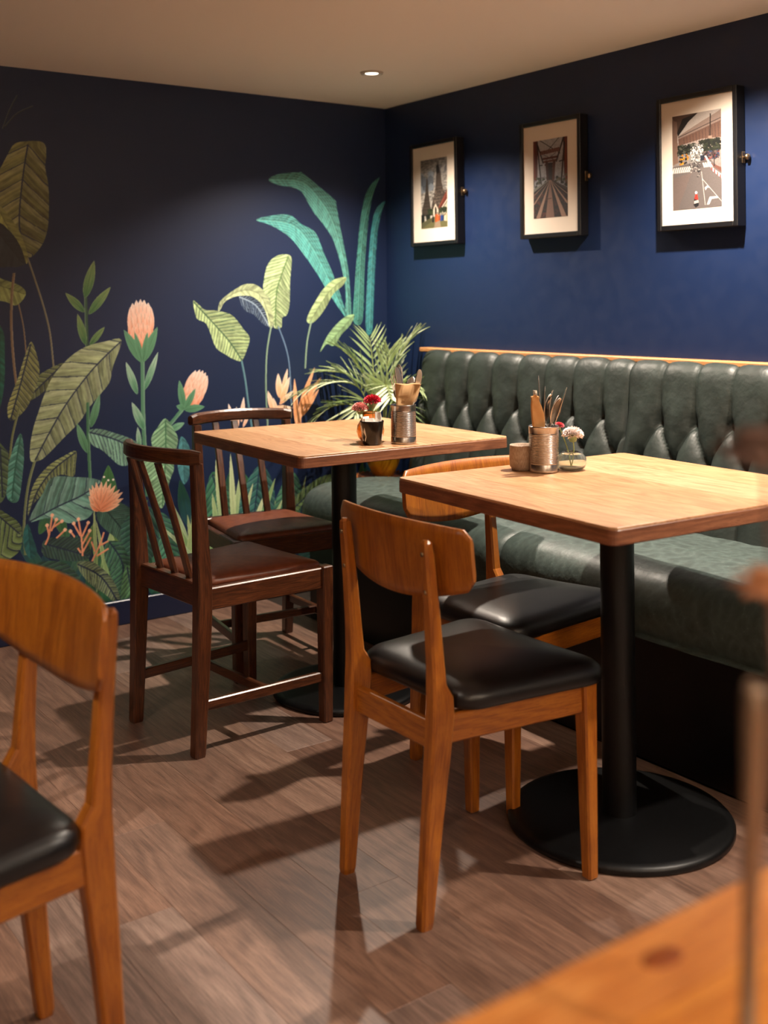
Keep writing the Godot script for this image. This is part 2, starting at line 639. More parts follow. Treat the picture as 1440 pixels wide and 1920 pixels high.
func room() -> void:
	var s := begin()
	box(s, Vector3(-2.5, CEIL + 0.06, 2.9), Vector3(5.4, 0.12, 6.2), 0.002)
	structure(obj("ceiling", s, M.ceiling))
	# wall_left carries the painted mural
	s = begin()
	box(s, Vector3(-2.5, CEIL / 2, -0.053), Vector3(5.2, CEIL, 0.1), 0.001)
	var wl := obj("wall_left", s, M.navy)
	structure(wl)
	var q := SurfaceTool.new()
	q.begin(Mesh.PRIMITIVE_TRIANGLES)
	panel(q, Vector3(-1600.0 / 750.0, 0.0, 0.0), Vector3(1600.0 / 750.0, 0, 0), Vector3(0, CEIL, 0), 0.003)
	var mural := put("painted_mural", finish(q), mural_material(), wl)
	mural.set_meta("label", "painted mural of tropical leaves and pink flowers on navy wall")
	s = begin()
	box(s, Vector3(0.05, CEIL / 2, 2.85), Vector3(0.1, CEIL, 5.9), 0.001)
	structure(obj("wall_right", s, M.navy))
	s = begin()
	box(s, Vector3(-2.5, CEIL / 2, 5.75), Vector3(5.2, CEIL, 0.1), 0.001)
	structure(obj("wall_back", s, M.plaster))
	s = begin()
	box(s, Vector3(-5.05, CEIL / 2, 2.85), Vector3(0.1, CEIL, 5.9), 0.001)
	structure(obj("wall_side", s, M.plaster))
	s = begin()
	box(s, Vector3(-2.8, 0.045, 0.008), Vector3(4.4, 0.09, 0.016), 0.003)
	structure(obj("baseboard_left", s, M.skirt))
	# floor: a slab with planks laid along the right-hand wall
	s = begin()
	box(s, Vector3(-2.5, -0.06, 2.9), Vector3(5.4, 0.1, 6.2), 0.002)
	var floor_ := obj("floor", s, M.soil)
	structure(floor_)
	var shapes := []
	for k in 6:
		s = begin()
		plank(s, 1.2, 0.1398, Vector2(k * 0.37, k * 0.23))
		shapes.append(finish(s))
	var half := begin()
	plank(half, 0.6, 0.1398, Vector2(0.1, 0.5))
	var short := finish(half)
	for row in 31:
		var x := -0.62 - 0.07 - row * 0.14
		var z := -float((row * 5) % 7) * 0.171
		while z < 5.6:
			var o := put("plank", shapes[rng.randi() % 6], M["floor%d" % (rng.randi() % 5)], floor_)
			o.position = Vector3(x, -0.01, z + 0.6)
			z += 1.2002
	downlight(Vector3(-0.484, CEIL, 0.596), "round recessed ceiling downlight shining near the corner of two navy walls", 0.74)
	downlight(Vector3(-0.40, CEIL, 1.90), "round recessed ceiling downlight above the table beside the three framed photographs", 1.0)
	downlight(Vector3(-0.40, CEIL, 3.15), "round recessed ceiling downlight over the banquette end nearest the viewer", 0.92)
	downlight(Vector3(-3.3, CEIL, 2.3), "unseen ceiling downlight over the open floor, placed to light the left chair", 0.42)  # out of view, lights the left chair and the floor beside it
	downlight(Vector3(-1.9, CEIL, 4.5), "unseen ceiling downlight behind the viewer, placed to light the foreground table", 0.28)  # unseen, lights the foreground table and the sides facing the camera
	downlight(Vector3(-3.6, CEIL, 5.1), "added fill downlight washing the wall behind the viewer for bounce", 0.5)  # added fill: bounce from the rear of the room lifts the ceiling
	downlight(Vector3(-0.7, CEIL, 5.1), "added fill downlight in the back right corner of the room for bounce", 0.5)  # second added fill light for the rear bounce
	fill_uplight(Vector3(-1.2, 1.42, 5.64), "added brass fill uplighter on the back wall, right of the two")
	fill_uplight(Vector3(-3.2, 1.42, 5.64), "added brass fill uplighter on the back wall, left of the two")
	globe(Vector3(-3.9, 1.35, 4.7), "added fill lamp, a white globe hanging behind the viewer")

func panel(st: SurfaceTool, o: Vector3, u: Vector3, v: Vector3, th: float) -> void:
	# a thin slab whose front shows the whole texture
	var n := u.cross(v).normalized() * th
	st.set_smooth_group(-1)
	var f := [o + v, o + u + v, o + u, o]
	var t := [Vector2(0, 0), Vector2(1, 0), Vector2(1, 1), Vector2(0, 1)]
	for k in [0, 1, 2, 0, 2, 3]:
		st.set_uv(t[k])
		st.add_vertex(f[k])
	for e in 4:
		var a: Vector3 = f[e]
		var b: Vector3 = f[(e + 1) % 4]
		for p in [[a, t[e]], [a - n, t[e]], [b - n, t[(e + 1) % 4]], [a, t[e]], [b - n, t[(e + 1) % 4]], [b, t[(e + 1) % 4]]]:
			st.set_uv(p[1])
			st.add_vertex(p[0])
	for k in [0, 2, 1, 0, 3, 2]:
		st.set_uv(t[k])
		st.add_vertex(f[k] - n)

func plank(st: SurfaceTool, l: float, w: float, o: Vector2) -> void:
	# top at 0.01, eased edges; grain along z
	var rings := []
	for p in [[0.0, 0.0, 0.0096], [0.0004, 0.0, 0.01], [l - 0.0004, 0.0, 0.01], [l, 0.0, 0.0096]]:
		var h: float = w / 2 - p[1]
		rings.append(PackedVector3Array([Vector3(-h, 0, p[0] - l / 2), Vector3(-h, p[2] - 0.0004, p[0] - l / 2), Vector3(-h + 0.0004, p[2], p[0] - l / 2), Vector3(h - 0.0004, p[2], p[0] - l / 2), Vector3(h, p[2] - 0.0004, p[0] - l / 2), Vector3(h, 0, p[0] - l / 2)]))
	loft(st, rings, false, o)

func downlight(at: Vector3, label: String, k: float) -> void:
	var o := thing("downlight", label, "ceiling light", at, 0.0, "ceiling downlights")
	var s := begin()
	lathe(s, [Vector2(0.031, -0.004), Vector2(0.033, -0.007), Vector2(0.040, -0.006), Vector2(0.042, -0.001), Vector2(0.042, 0.0), Vector2(0.031, 0.0)], 32)
	obj("trim_ring", s, M.white_metal, o)
	s = begin()
	lathe(s, [Vector2(0.0, 0.0), Vector2(0.031, 0.0), Vector2(0.031, -0.003), Vector2(0.02, -0.0045), Vector2(0.0, -0.005)], 32)
	obj("glowing_lens", s, M.lens, o)
	var l := SpotLight3D.new()
	l.name = "lamp"
	l.light_color = WARM
	l.light_energy = 5.6 * k
	l.spot_angle = 64.0
	l.spot_angle_attenuation = 0.78
	l.spot_range = 9.0
	l.spot_attenuation = 2.0
	l.light_size = 0.022
	l.shadow_enabled = true
	l.rotation.x = -PI / 2
	l.position.y = -0.012
	o.add_child(l)

func fill_uplight(at: Vector3, label: String) -> void:  # fill lamp added out of view to brighten the ceiling
	var o := thing("added_wall_uplight", label, "added fill lamp", at, 0.0, "added fill uplighters on the back wall")
	var s := begin()
	lathe(s, [Vector2(0.0, -0.06), Vector2(0.02, -0.06), Vector2(0.05, 0.0), Vector2(0.055, 0.04), Vector2(0.051, 0.04), Vector2(0.046, 0.0), Vector2(0.0, -0.02)], 28)
	box(s, Vector3(0, -0.03, 0.045), Vector3(0.02, 0.02, 0.03), 0.002)
	obj("cup", s, M.screw, o)
	s = begin()
	lathe(s, [Vector2(0.0, 0.0), Vector2(0.044, 0.0), Vector2(0.044, 0.006), Vector2(0.0, 0.008)], 24)
	obj("glowing_lens", s, M.lens, o)
	var l := SpotLight3D.new()
	l.name = "lamp"
	l.light_color = WARM
	l.light_energy = 6.0
	l.spot_angle = 80.0
	l.spot_angle_attenuation = 0.6
	l.spot_range = 9.0
	l.spot_attenuation = 2.0
	l.light_size = 0.04
	l.shadow_enabled = true
	l.rotation.x = PI / 2
	l.position.y = 0.045
	o.add_child(l)

func globe(at: Vector3, label: String) -> void:  # soft fill added behind the camera, never in view
	var o := thing("added_fill_globe", label, "pendant lamp", at)
	var s := begin()
	var prof := []
	for i in 17:
		var a := -PI / 2 + PI * i / 16.0
		prof.append(Vector2(cos(a) * 0.13, sin(a) * 0.13))
	lathe(s, prof, 32)
	var m: StandardMaterial3D = M.lens.duplicate()
	m.emission_energy_multiplier = 1.5
	m.emission = Color(1.0, 0.82, 0.6)
	obj("glowing_globe", s, m, o)
	s = begin()
	lathe(s, [Vector2(0.004, 0.12), Vector2(0.004, CEIL - at.y)], 8)
	obj("cord", s, M.black_metal, o)
	var l := OmniLight3D.new()
	l.name = "lamp"
	l.light_color = Color(1.0, 0.80, 0.62)
	l.light_energy = 0.3
	l.light_size = 0.12
	l.omni_range = 10.0
	l.omni_attenuation = 2.0
	l.shadow_enabled = true
	o.add_child(l)

# ---------------------------------------------------------------- banquette
func seg_dist(p: Vector2, a: Vector2, b: Vector2) -> float:
	var ab := b - a
	return (p - a - ab * clampf((p - a).dot(ab) / ab.length_squared(), 0.0, 1.0)).length()

func banquette() -> void:
	var o := thing("banquette", "long dark green button-tufted leather banquette along the right wall with wooden ledge", "banquette")
	var cuts := [0.345, 1.44, 2.54, 3.64]
	var firsts := [0.36, 1.575, 2.675]
	var gaps := [0.1385, 0.1303, 0.1303]
	for k in 3:
		back_panel(o, cuts[k] + 0.001, cuts[k + 1] - 0.001, firsts[k], gaps[k])
		var st := begin()
		seat(st, cuts[k] + 0.001, cuts[k + 1] - 0.001)
		obj("seat_cushion", st, M.green_seat, o)
	var s := begin()
	box(s, Vector3(-0.022, 0.975, 1.965), Vector3(0.042, 0.018, 3.37), 0.004)
	obj("ledge", s, M.ledge, o)
	s = begin()
	box(s, Vector3(-0.311, 0.160, 1.995), Vector3(0.62, 0.316, 3.28), 0.004)
	obj("plinth", s, M.black_metal, o)
	s = begin()
	tube(s, PackedVector3Array([Vector3(-0.636, 0.322, 0.36), Vector3(-0.636, 0.322, 3.63)]), 0.006, 0.006, 8)
	obj("piping", s, M.brown, o)

func back_panel(o: Node3D, z0: float, z1: float, first: float, gap: float) -> void:
	var y1 := 0.798
	var y2 := 0.683
	var seg := []
	var knots := []
	var z := first
	seg.append([Vector2(z0, 0.4), Vector2(z0, 1.2)])
	seg.append([Vector2(z1, 0.4), Vector2(z1, 1.2)])
	while z < z1 + gap * 0.6:
		if z > z0 + 0.03 and z < z1 - 0.03:
			seg.append([Vector2(z, y1), Vector2(z, 1.2)])
			knots.append(Vector2(z, y1))
		seg.append([Vector2(z, y1), Vector2(z + gap / 2, y2)])
		seg.append([Vector2(z, y1), Vector2(z - gap / 2, y2)])
		var h := z + gap / 2
		if h > z0 + 0.03 and h < z1 - 0.03:
			seg.append([Vector2(h, y2), Vector2(h, 0.2)])
			knots.append(Vector2(h, y2))
		z += gap
	if first - gap / 2 > z0 + 0.03:
		seg.append([Vector2(first - gap / 2, y2), Vector2(first - gap / 2, 0.2)])
		knots.append(Vector2(first - gap / 2, y2))
	var prof := [Vector2(-0.185, 0.47), Vector2(-0.160, 0.58), Vector2(-0.142, 0.68), Vector2(-0.118, 0.79), Vector2(-0.100, 0.88), Vector2(-0.088, 0.935), Vector2(-0.074, 0.962), Vector2(-0.056, 0.976), Vector2(-0.040, 0.978)]
	var ny := 92
	var nz := int((z1 - z0) / 0.0062)
	var pr := []
	for i in ny + 1:
		var f := float(i) / ny * (prof.size() - 1)
		var k := mini(int(f), prof.size() - 2)
		pr.append(prof[k].cubic_interpolate(prof[k + 1], prof[maxi(k - 1, 0)], prof[mini(k + 2, prof.size() - 1)], f - k))
	var g := []
	for i in ny + 1:
		var row := PackedVector3Array()
		var c: Vector2 = pr[i]
		var t: Vector2 = (pr[mini(i + 1, ny)] - pr[maxi(i - 1, 0)]).normalized()
		var nrm := Vector2(-t.y, t.x)
		for j in nz + 1:
			var zz := lerpf(z0, z1, float(j) / nz)
			var p := Vector2(zz, c.y)
			var d := 1.0
			for e in seg:
				if absf(e[0].x - zz) < 0.16:
					d = minf(d, seg_dist(p, e[0], e[1]))
			var upper := smoothstep(0.80, 0.93, c.y)
			var depth := lerpf(0.030, 0.013, upper)
			var flat := 1.0 - clampf(d / 0.065, 0.0, 1.0)
			var sink := depth * (0.5 * exp(-d / 0.009) + 0.5 * pow(flat, lerpf(1.6, 3.0, upper)))
			for q in knots:
				var v: Vector2 = p - q
				var r := v.length()
				if r < 0.12:
					sink += 0.016 * exp(-r * r / 0.0005)
					sink += 0.0016 * sin(v.angle() * 13.0 + q.x * 40.0) * exp(-r / 0.035) * smoothstep(0.004, 0.02, r)
			sink += 0.0016 * wn.get_noise_2d(zz * 260.0, c.y * 260.0)
			var w: Vector2 = c - nrm * sink
			row.append(Vector3(minf(w.x, -0.012), w.y, zz))
		g.append(row)
	var rings := []
	for j in nz + 1:
		var r := PackedVector3Array()
		for i in ny + 1:
			r.append(g[i][j])
		r.append(Vector3(-0.005, 0.966, g[0][j].z))
		r.append(Vector3(-0.005, 0.47, g[0][j].z))
		rings.append(r)
	var st := begin()
	loft(st, rings, true)
	var bp := obj("back_panel", st, M.green, o)
	st = begin()
	var prof2 := [Vector2(0.0, -0.004), Vector2(0.009, -0.003), Vector2(0.010, 0.0), Vector2(0.008, 0.004), Vector2(0.0, 0.006)]
	lathe(st, prof2, 14)
	var bm := finish(st)
	for q in knots:
		var b := put("button", bm, M.green, bp)
		var cx := -0.112 if q.y > 0.7 else -0.136
		b.transform = Transform3D(Basis(Vector3.BACK, PI / 2 - 0.2), Vector3(cx + 0.040, q.y, q.x))

func seat(st: SurfaceTool, z0: float, z1: float) -> void:
	var prof := [Vector2(-0.16, 0.322), Vector2(-0.62, 0.322), Vector2(-0.642, 0.328), Vector2(-0.654, 0.35), Vector2(-0.660, 0.385), Vector2(-0.657, 0.42), Vector2(-0.645, 0.45), Vector2(-0.622, 0.475), Vector2(-0.585, 0.491), Vector2(-0.54, 0.499), Vector2(-0.48, 0.503), Vector2(-0.42, 0.504), Vector2(-0.36, 0.502), Vector2(-0.29, 0.496), Vector2(-0.22, 0.486), Vector2(-0.16, 0.474)]
	var fine := PackedVector2Array()
	for i in prof.size():
		for k in 3:
			fine.append(prof[i].cubic_interpolate(prof[(i + 1) % prof.size()], prof[(i - 1 + prof.size()) % prof.size()], prof[(i + 2) % prof.size()], k / 3.0))
	var rings := []
	var n := 70
	for j in n + 1:
		var f := float(j) / n
		var z := lerpf(z0, z1, f)
		if j == 1: z = z0 + 0.004
		if j == 2: z = z0 + 0.012
		if j == n - 1: z = z1 - 0.004
		if j == n - 2: z = z1 - 0.012
		var e := minf(z - z0, z1 - z)
		var inset := 0.018 * pow(1.0 - clampf(e / 0.03, 0.0, 1.0), 2.0)
		var r := PackedVector3Array()
		for p in fine:
			var c := Vector2(-0.4, 0.40)
			var d := p - c
			var lump := 0.003 * wn.get_noise_2d(z * 90.0, p.x * 90.0 + p.y * 60.0)
			var w: Vector2 = p - d.normalized() * inset + d.normalized() * lump
			r.append(Vector3(w.x, w.y, z))
		rings.append(r)
	loft(st, rings, true)

# ---------------------------------------------------------------- tables
func prism(st: SurfaceTool, p: PackedVector2Array, y0: float, y1: float, ch: float) -> void:
	var c := Vector2.ZERO
	for q in p:
		c += q / p.size()
	var rings := []
	for l in [[ch, y0], [0.0, y0 + ch], [0.0, y1 - ch], [ch, y1]]:
		var r := PackedVector3Array()
		for q in p:
			var d := (q - c)
			var w: Vector2 = c + d * (1.0 - l[0] / d.length())
			r.append(Vector3(w.x, l[1], w.y))
		rings.append(r)
	loft(st, rings, false)

func rounded(x0: float, z0: float, x1: float, z1: float, r: Array) -> PackedVector2Array:
	var o := PackedVector2Array()
	var cs := [Vector2(x1, z1), Vector2(x0, z1), Vector2(x0, z0), Vector2(x1, z0)]
	for i in 4:
		var c: Vector2 = cs[i]
		var a := (cs[(i + 3) % 4] - c).normalized() as Vector2
		var b := (cs[(i + 1) % 4] - c).normalized() as Vector2
		if r[i] <= 0.0:
			o.append(c)
			continue
		for k in 6:
			var t := PI / 2 * k / 5.0
			o.append(c + (a + b) * r[i] - (b * cos(t) + a * sin(t)) * r[i])
	return o

func table(label: String, at: Vector3, deg: float, side: float, h: float, base_r: float, post: Vector3, kind := "oak") -> Node3D:
	var o := thing("cafe_table", label, "table", at, deg_to_rad(deg), "square pedestal cafe tables")
	var n := 5
	var hs := side / 2
	for k in n:
		var w := side / n
		var z0 := -hs + k * w
		if kind == "pine":
			z0 = -hs + [0.0, 0.062, 0.19, 0.36, 0.55][k]
			w = [0.062, 0.128, 0.17, 0.19, side - 0.55][k]
		var shift := k * 0.61 + at.z
		var lo := 0.0012
		var rr := 0.017
		var p := rounded(-hs + lo, z0 + (lo if k == 0 else 0.0003), hs - lo, z0 + w - (lo if k == n - 1 else 0.0003), [rr if k == n - 1 else 0.0, rr if k == n - 1 else 0.0, rr if k == 0 else 0.0, rr if k == 0 else 0.0])
		for i in p.size():
			p[i] += Vector2(shift * 0.7, shift)
		var s := begin()
		prism(s, p, -0.006, 0.0, 0.0012)
		var b := obj("board", s, M[kind + str((k * 2 + int(at.z * 10)) % 3)] if kind == "oak" else (M.pine_pale if k == 1 else M.pine), o)
		b.position = Vector3(-shift * 0.7, h, -shift)
	var s := begin()
	prism(s, rounded(-hs, -hs, hs, hs, [0.018, 0.018, 0.018, 0.018]), h - 0.034, h - 0.0045, 0.002)
	obj("edge_band", s, M.oak_edge, o)
	s = begin()
	lathe(s, [Vector2(0.038, 0.018), Vector2(0.038, h - 0.04)], 28, post)
	obj("post", s, M.black_metal, o)
	s = begin()
	lathe(s, [Vector2(0.11, h - 0.045), Vector2(0.11, h - 0.036)], 28, post)
	obj("top_plate", s, M.black_metal, o)
	s = begin()
	lathe(s, [Vector2(base_r - 0.006, 0.0), Vector2(base_r, 0.004), Vector2(base_r, 0.013), Vector2(base_r - 0.006, 0.019), Vector2(base_r - 0.02, 0.0205), Vector2(0.06, 0.023), Vector2(0.0, 0.023)], 64, post)
	obj("base_plate", s, M.black_metal, o)
	return o

func tables() -> void:
	table("square oak-topped pedestal table holding the fluted tin and clear glass bud vase", Vector3(-0.904, 0, 2.152), 90 - 3.4, 0.727, 0.757, 0.25, Vector3(-0.007, 0, -0.014))
	table("square oak-topped pedestal table farther from view, with black cup and amber vase on it", Vector3(-0.897, 0, 1.026), 90 - 2.5, 0.712, 0.765, 0.22, Vector3(-0.059, 0, -0.043))
	table("honey-coloured wooden table top cut off by the bottom right corner, out of focus", Vector3(-2.15, 0, 3.765), 0.0, 0.73, 0.757, 0.24, Vector3.ZERO, "pine")

# ---------------------------------------------------------------- chairs
func plywood_chair() -> Node3D:
	var o := thing("plywood_back_chair", "-", "chair", Vector3.ZERO, 0.0, "honey-brown chairs with curved plywood backs")
	var s: SurfaceTool
	for x in [-1.0, 1.0]:
		s = begin()
		bar(s, Vector3(x * 0.185, 0.0, 0.193), Vector3(x * 0.180, 0.400, 0.190), 0.026, 0.026, 0.036, 0.036, Vector3.BACK, 0.004)
		obj("front_leg", s, M.teak, o)
		s = begin()
		var rings := []
		# y, z, half depth, x, half width
		for l in [[0.0, -0.188, 0.013, 0.130, 0.012], [0.01, -0.187, 0.0145, 0.130, 0.0135], [0.20, -0.170, 0.020, 0.134, 0.0145], [0.33, -0.156, 0.0245, 0.136, 0.0155], [0.395, -0.151, 0.026, 0.137, 0.016], [0.425, -0.151, 0.0245, 0.137, 0.0155], [0.450, -0.159, 0.0165, 0.137, 0.015], [0.50, -0.162, 0.0145, 0.137, 0.014], [0.60, -0.169, 0.0125, 0.137, 0.013], [0.70, -0.178, 0.011, 0.137, 0.012], [0.720, -0.180, 0.0095, 0.137, 0.011], [0.726, -0.181, 0.005, 0.137, 0.007]]:
			rings.append(rect(Vector3(x * l[3], l[0], l[1]), Vector3(l[4], 0, 0), Vector3(0, 0, l[2]), 0.0045))
		loft(s, rings, false, Vector2(rng.randf(), rng.randf()))
		var st := obj("back_post", s, M.teak, o)
		for y in [0.628, 0.700]:
			s = begin()
			lathe(s, [Vector2(0.0045, -0.001), Vector2(0.0045, 0.001), Vector2(0.002, 0.0022)], 10)
			var sc := obj("screw", s, M.screw, st)
			sc.transform = Transform3D(Basis(Vector3.RIGHT, -PI / 2), Vector3(x * 0.137, y, -0.1838 - (y - 0.628) * 0.09))
		s = begin()
		bar(s, Vector3(x * 0.137, 0.366, -0.14), Vector3(x * 0.178, 0.366, 0.182), 0.020, 0.056, 0.020, 0.056, Vector3.UP, 0.003)
		obj("side_rail", s, M.teak, o)
	s = begin()
	bar(s, Vector3(-0.17, 0.366, 0.190), Vector3(0.17, 0.366, 0.190), 0.020, 0.054, 0.020, 0.054, Vector3.UP, 0.003)
	obj("front_rail", s, M.teak, o)
	s = begin()
	bar(s, Vector3(-0.13, 0.350, -0.155), Vector3(0.13, 0.350, -0.155), 0.020, 0.052, 0.020, 0.052, Vector3.UP, 0.003)
	obj("rear_rail", s, M.teak, o)
	# curved plywood back
	var rings := []
	var n := 28
	for j in n + 1:
		var u := -1.0 + 2.0 * j / n
		var au := absf(u)
		var cap := sqrt(maxf(0.0, 1.0 - pow(clampf((au - 0.93) / 0.07, 0, 1), 2.0)))
		var top := 0.753 - 0.004 * u * u - 0.016 * (1.0 - cap)
		var bot := 0.600 + 0.038 * u * u + 0.016 * (1.0 - cap)
		var x := u * 0.215
		var z := -0.163 + 0.034 * u * u
		var nx := Vector3(-0.068 * u / 0.215, 0, 1.0).normalized()
		var r := PackedVector3Array()
		for k in 9:
			var y := lerpf(bot, top, k / 8.0)
			r.append(Vector3(x, y, z - (y - 0.67) * 0.09) + nx * (0.0055 if k > 0 and k < 8 else 0.003))
		for k in 9:
			var y := lerpf(top, bot, k / 8.0)
			r.append(Vector3(x, y, z - (y - 0.67) * 0.09) - nx * (0.0055 if k > 0 and k < 8 else 0.003))
		rings.append(r)
	s = begin()
	board(s, rings)
	obj("backrest", s, M.teak, o)
	s = begin()
	pad(s, trapezoid(0.178, -0.128, 0.222, 0.228, 0.06, 9), [[0.014, 0.397], [0.003, 0.402], [0.0, 0.410], [0.0, 0.420], [0.004, 0.430], [0.016, 0.439], [0.04, 0.446], [0.08, 0.451], [0.13, 0.454], [0.3, 0.455]])
	obj("seat_pad", s, M.vinyl, o)
	return o

# plywood: grain runs up the board
func board(st: SurfaceTool, rings: Array) -> void:
	var v := PackedVector3Array()
	var uv := PackedVector2Array()
	var n: int = rings[0].size()
	for i in rings.size() - 1:
		for j in n:
			var k := (j + 1) % n
			for p in [rings[i][j], rings[i][k], rings[i + 1][k], rings[i][j], rings[i + 1][k], rings[i + 1][j]]:
				v.append(p)
				uv.append(Vector2(p.y * 1.0 + 0.2, p.x * 1.0 + 0.5))
	var caps := v.size()
	for e in 2:
		var r: PackedVector3Array = rings[0] if e == 0 else rings[rings.size() - 1]
		var c := centre(r)
		for j in n:
			var k := (j + 1) % n
			for p in ([c, r[k], r[j]] if e == 0 else [c, r[j], r[k]]):
				v.append(p)
				uv.append(Vector2(p.y, p.z))
	solid(st, v, uv, caps, true)

func slat_chair() -> Node3D:
	var o := thing("slat_back_chair", "-", "chair", Vector3.ZERO, 0.0, "dark oak chairs with slatted backs")
	var s: SurfaceTool
	for x in [-1.0, 1.0]:
		s = begin()
		bar(s, Vector3(x * 0.190, 0.0, 0.193), Vector3(x * 0.190, 0.436, 0.193), 0.030, 0.030, 0.036, 0.036, Vector3.BACK, 0.003)
		obj("front_leg", s, M.dark_oak, o)
		s = begin()
		var rings := []
		for l in [[0.0, -0.205, 0.0145, 0.166, 0.0145], [0.006, -0.205, 0.016, 0.166, 0.0155], [0.2, -0.196, 0.0185, 0.168, 0.0165], [0.36, -0.190, 0.021, 0.169, 0.0175], [0.45, -0.189, 0.021, 0.169, 0.0175], [0.60, -0.194, 0.017, 0.168, 0.015], [0.757, -0.203, 0.014, 0.168, 0.0135]]:
			rings.append(rect(Vector3(x * l[3], l[0], l[1]), Vector3(l[4], 0, 0), Vector3(0, 0, l[2]), 0.003))
		loft(s, rings, false, Vector2(rng.randf(), rng.randf()))
		obj("back_post", s, M.dark_oak, o)
		s = begin()
		bar(s, Vector3(x * 0.170, 0.404, -0.175), Vector3(x * 0.190, 0.404, 0.180), 0.022, 0.058, 0.022, 0.058, Vector3.UP, 0.003)
		obj("side_rail", s, M.dark_oak, o)
		s = begin()
		bar(s, Vector3(x * 0.167, 0.128, -0.195), Vector3(x * 0.190, 0.128, 0.190), 0.016, 0.028, 0.016, 0.028, Vector3.UP, 0.003)
		obj("side_stretcher", s, M.dark_oak, o)
	s = begin()
	bar(s, Vector3(-0.18, 0.404, 0.196), Vector3(0.18, 0.404, 0.196), 0.022, 0.058, 0.022, 0.058, Vector3.UP, 0.003)
	obj("front_rail", s, M.dark_oak, o)
	s = begin()
	bar(s, Vector3(-0.16, 0.412, -0.180), Vector3(0.16, 0.412, -0.180), 0.034, 0.062, 0.026, 0.062, Vector3.UP, 0.003)
	obj("rear_rail", s, M.dark_oak, o)
	s = begin()
	bar(s, Vector3(-0.178, 0.128, 0.0), Vector3(0.178, 0.128, 0.0), 0.016, 0.026, 0.016, 0.026, Vector3.UP, 0.003)
	obj("cross_stretcher", s, M.dark_oak, o)
	# bowed top rail
	var rings := []
	var n := 18
	for j in n + 1:
		var u := -1.0 + 2.0 * j / n
		var c := Vector3(u * 0.190, 0.774 + 0.004 * (1 - u * u), -0.203 - 0.072 * (1.0 - u * u))
		var t := Vector3(0.190, 0, 0.144 * u).normalized()
		var nn := Vector3(-t.z, 0, t.x)
		var e := 1.0 if absf(u) < 0.99 else 0.8
		rings.append(rect(c, Vector3(0, 0.0195 * e, 0), nn * 0.0125 * e, 0.006))
	s = begin()
	loft(s, rings, false, Vector2(0.3, 0.1))
	obj("top_rail", s, M.dark_oak, o)
	for x in [-1.0, 0.0, 1.0]:
		s = begin()
		var zt := -0.203 - 0.072 * (1.0 - pow(x * 0.076 / 0.190, 2.0))
		var line := curve([Vector3(x * 0.076, 0.756, zt), Vector3(x * 0.077, 0.62, lerpf(zt, -0.172, 0.5) - 0.004), Vector3(x * 0.079, 0.440, -0.172)], 8)
		var rr := []
		for p in line:
			rr.append(rect(p, Vector3(0.0115, 0, 0), Vector3(0, 0, 0.0065), 0.0025))
		loft(s, rr, false, Vector2(rng.randf(), rng.randf()))
		obj("slat", s, M.dark_oak, o)
	s = begin()
	pad(s, trapezoid(0.150, -0.158, 0.186, 0.190, 0.022, 6), [[0.008, 0.424], [0.001, 0.428], [0.0, 0.436], [0.003, 0.443], [0.012, 0.448], [0.03, 0.452], [0.07, 0.456], [0.12, 0.459], [0.3, 0.460]])
	obj("seat_pad", s, M.brown, o)
	return o

func again(src: Node3D, label: String, at: Vector3, deg: float) -> Node3D:
	var c: Node3D = src.duplicate()
	c.name = numbered(str(src.name))
	add_child(c)
	c.position = at
	c.rotation.y = deg_to_rad(deg)
	c.set_meta("label", label)
	return c

func chairs() -> void:
	var p := plywood_chair()
	p.set_meta("label", "curved plywood-back chair in the middle foreground, seen from behind, black padded seat")
	p.position = Vector3(-1.345, 0, 2.108)
	p.rotation.y = PI / 2
	again(p, "curved plywood-back chair tucked half under the oak table, facing the viewer", Vector3(-0.926, 0, 1.780), 6.3)
	again(p, "curved plywood-back chair cut off by the left edge of the picture, facing left", Vector3(-2.368, 0, 2.21), -85.2)
	var d := slat_chair()
	d.set_meta("label", "dark slat-back chair with brown leather seat, side-on and nearer the viewer")
	d.position = Vector3(-1.331, 0, 1.080)
	d.rotation.y = deg_to_rad(95.0)
	again(d, "dark slat-back chair with brown leather seat standing close against the mural wall", Vector3(-0.960, 0, 0.645), -5.0)

# ---------------------------------------------------------------- framed photographs
func pictures() -> void:
	cv = Image.create_empty(200, 372, false, Image.FORMAT_RGB8)
	print_temple()
	picture("black framed photograph of two grey temple towers, leftmost on the navy wall", 0.378, 1.602, 0.004)
	cv = Image.create_empty(200, 372, false, Image.FORMAT_RGB8)
	print_bridge()
	picture("black framed photograph of railway tracks through an iron bridge, middle of the three", 1.041, 1.599, -0.004)
	cv = Image.create_empty(240, 420, false, Image.FORMAT_RGB8)
	print_street()
	picture("black framed photograph of a city street with traffic under a flyover, on the right", 1.678, 1.592, 0.0, true)

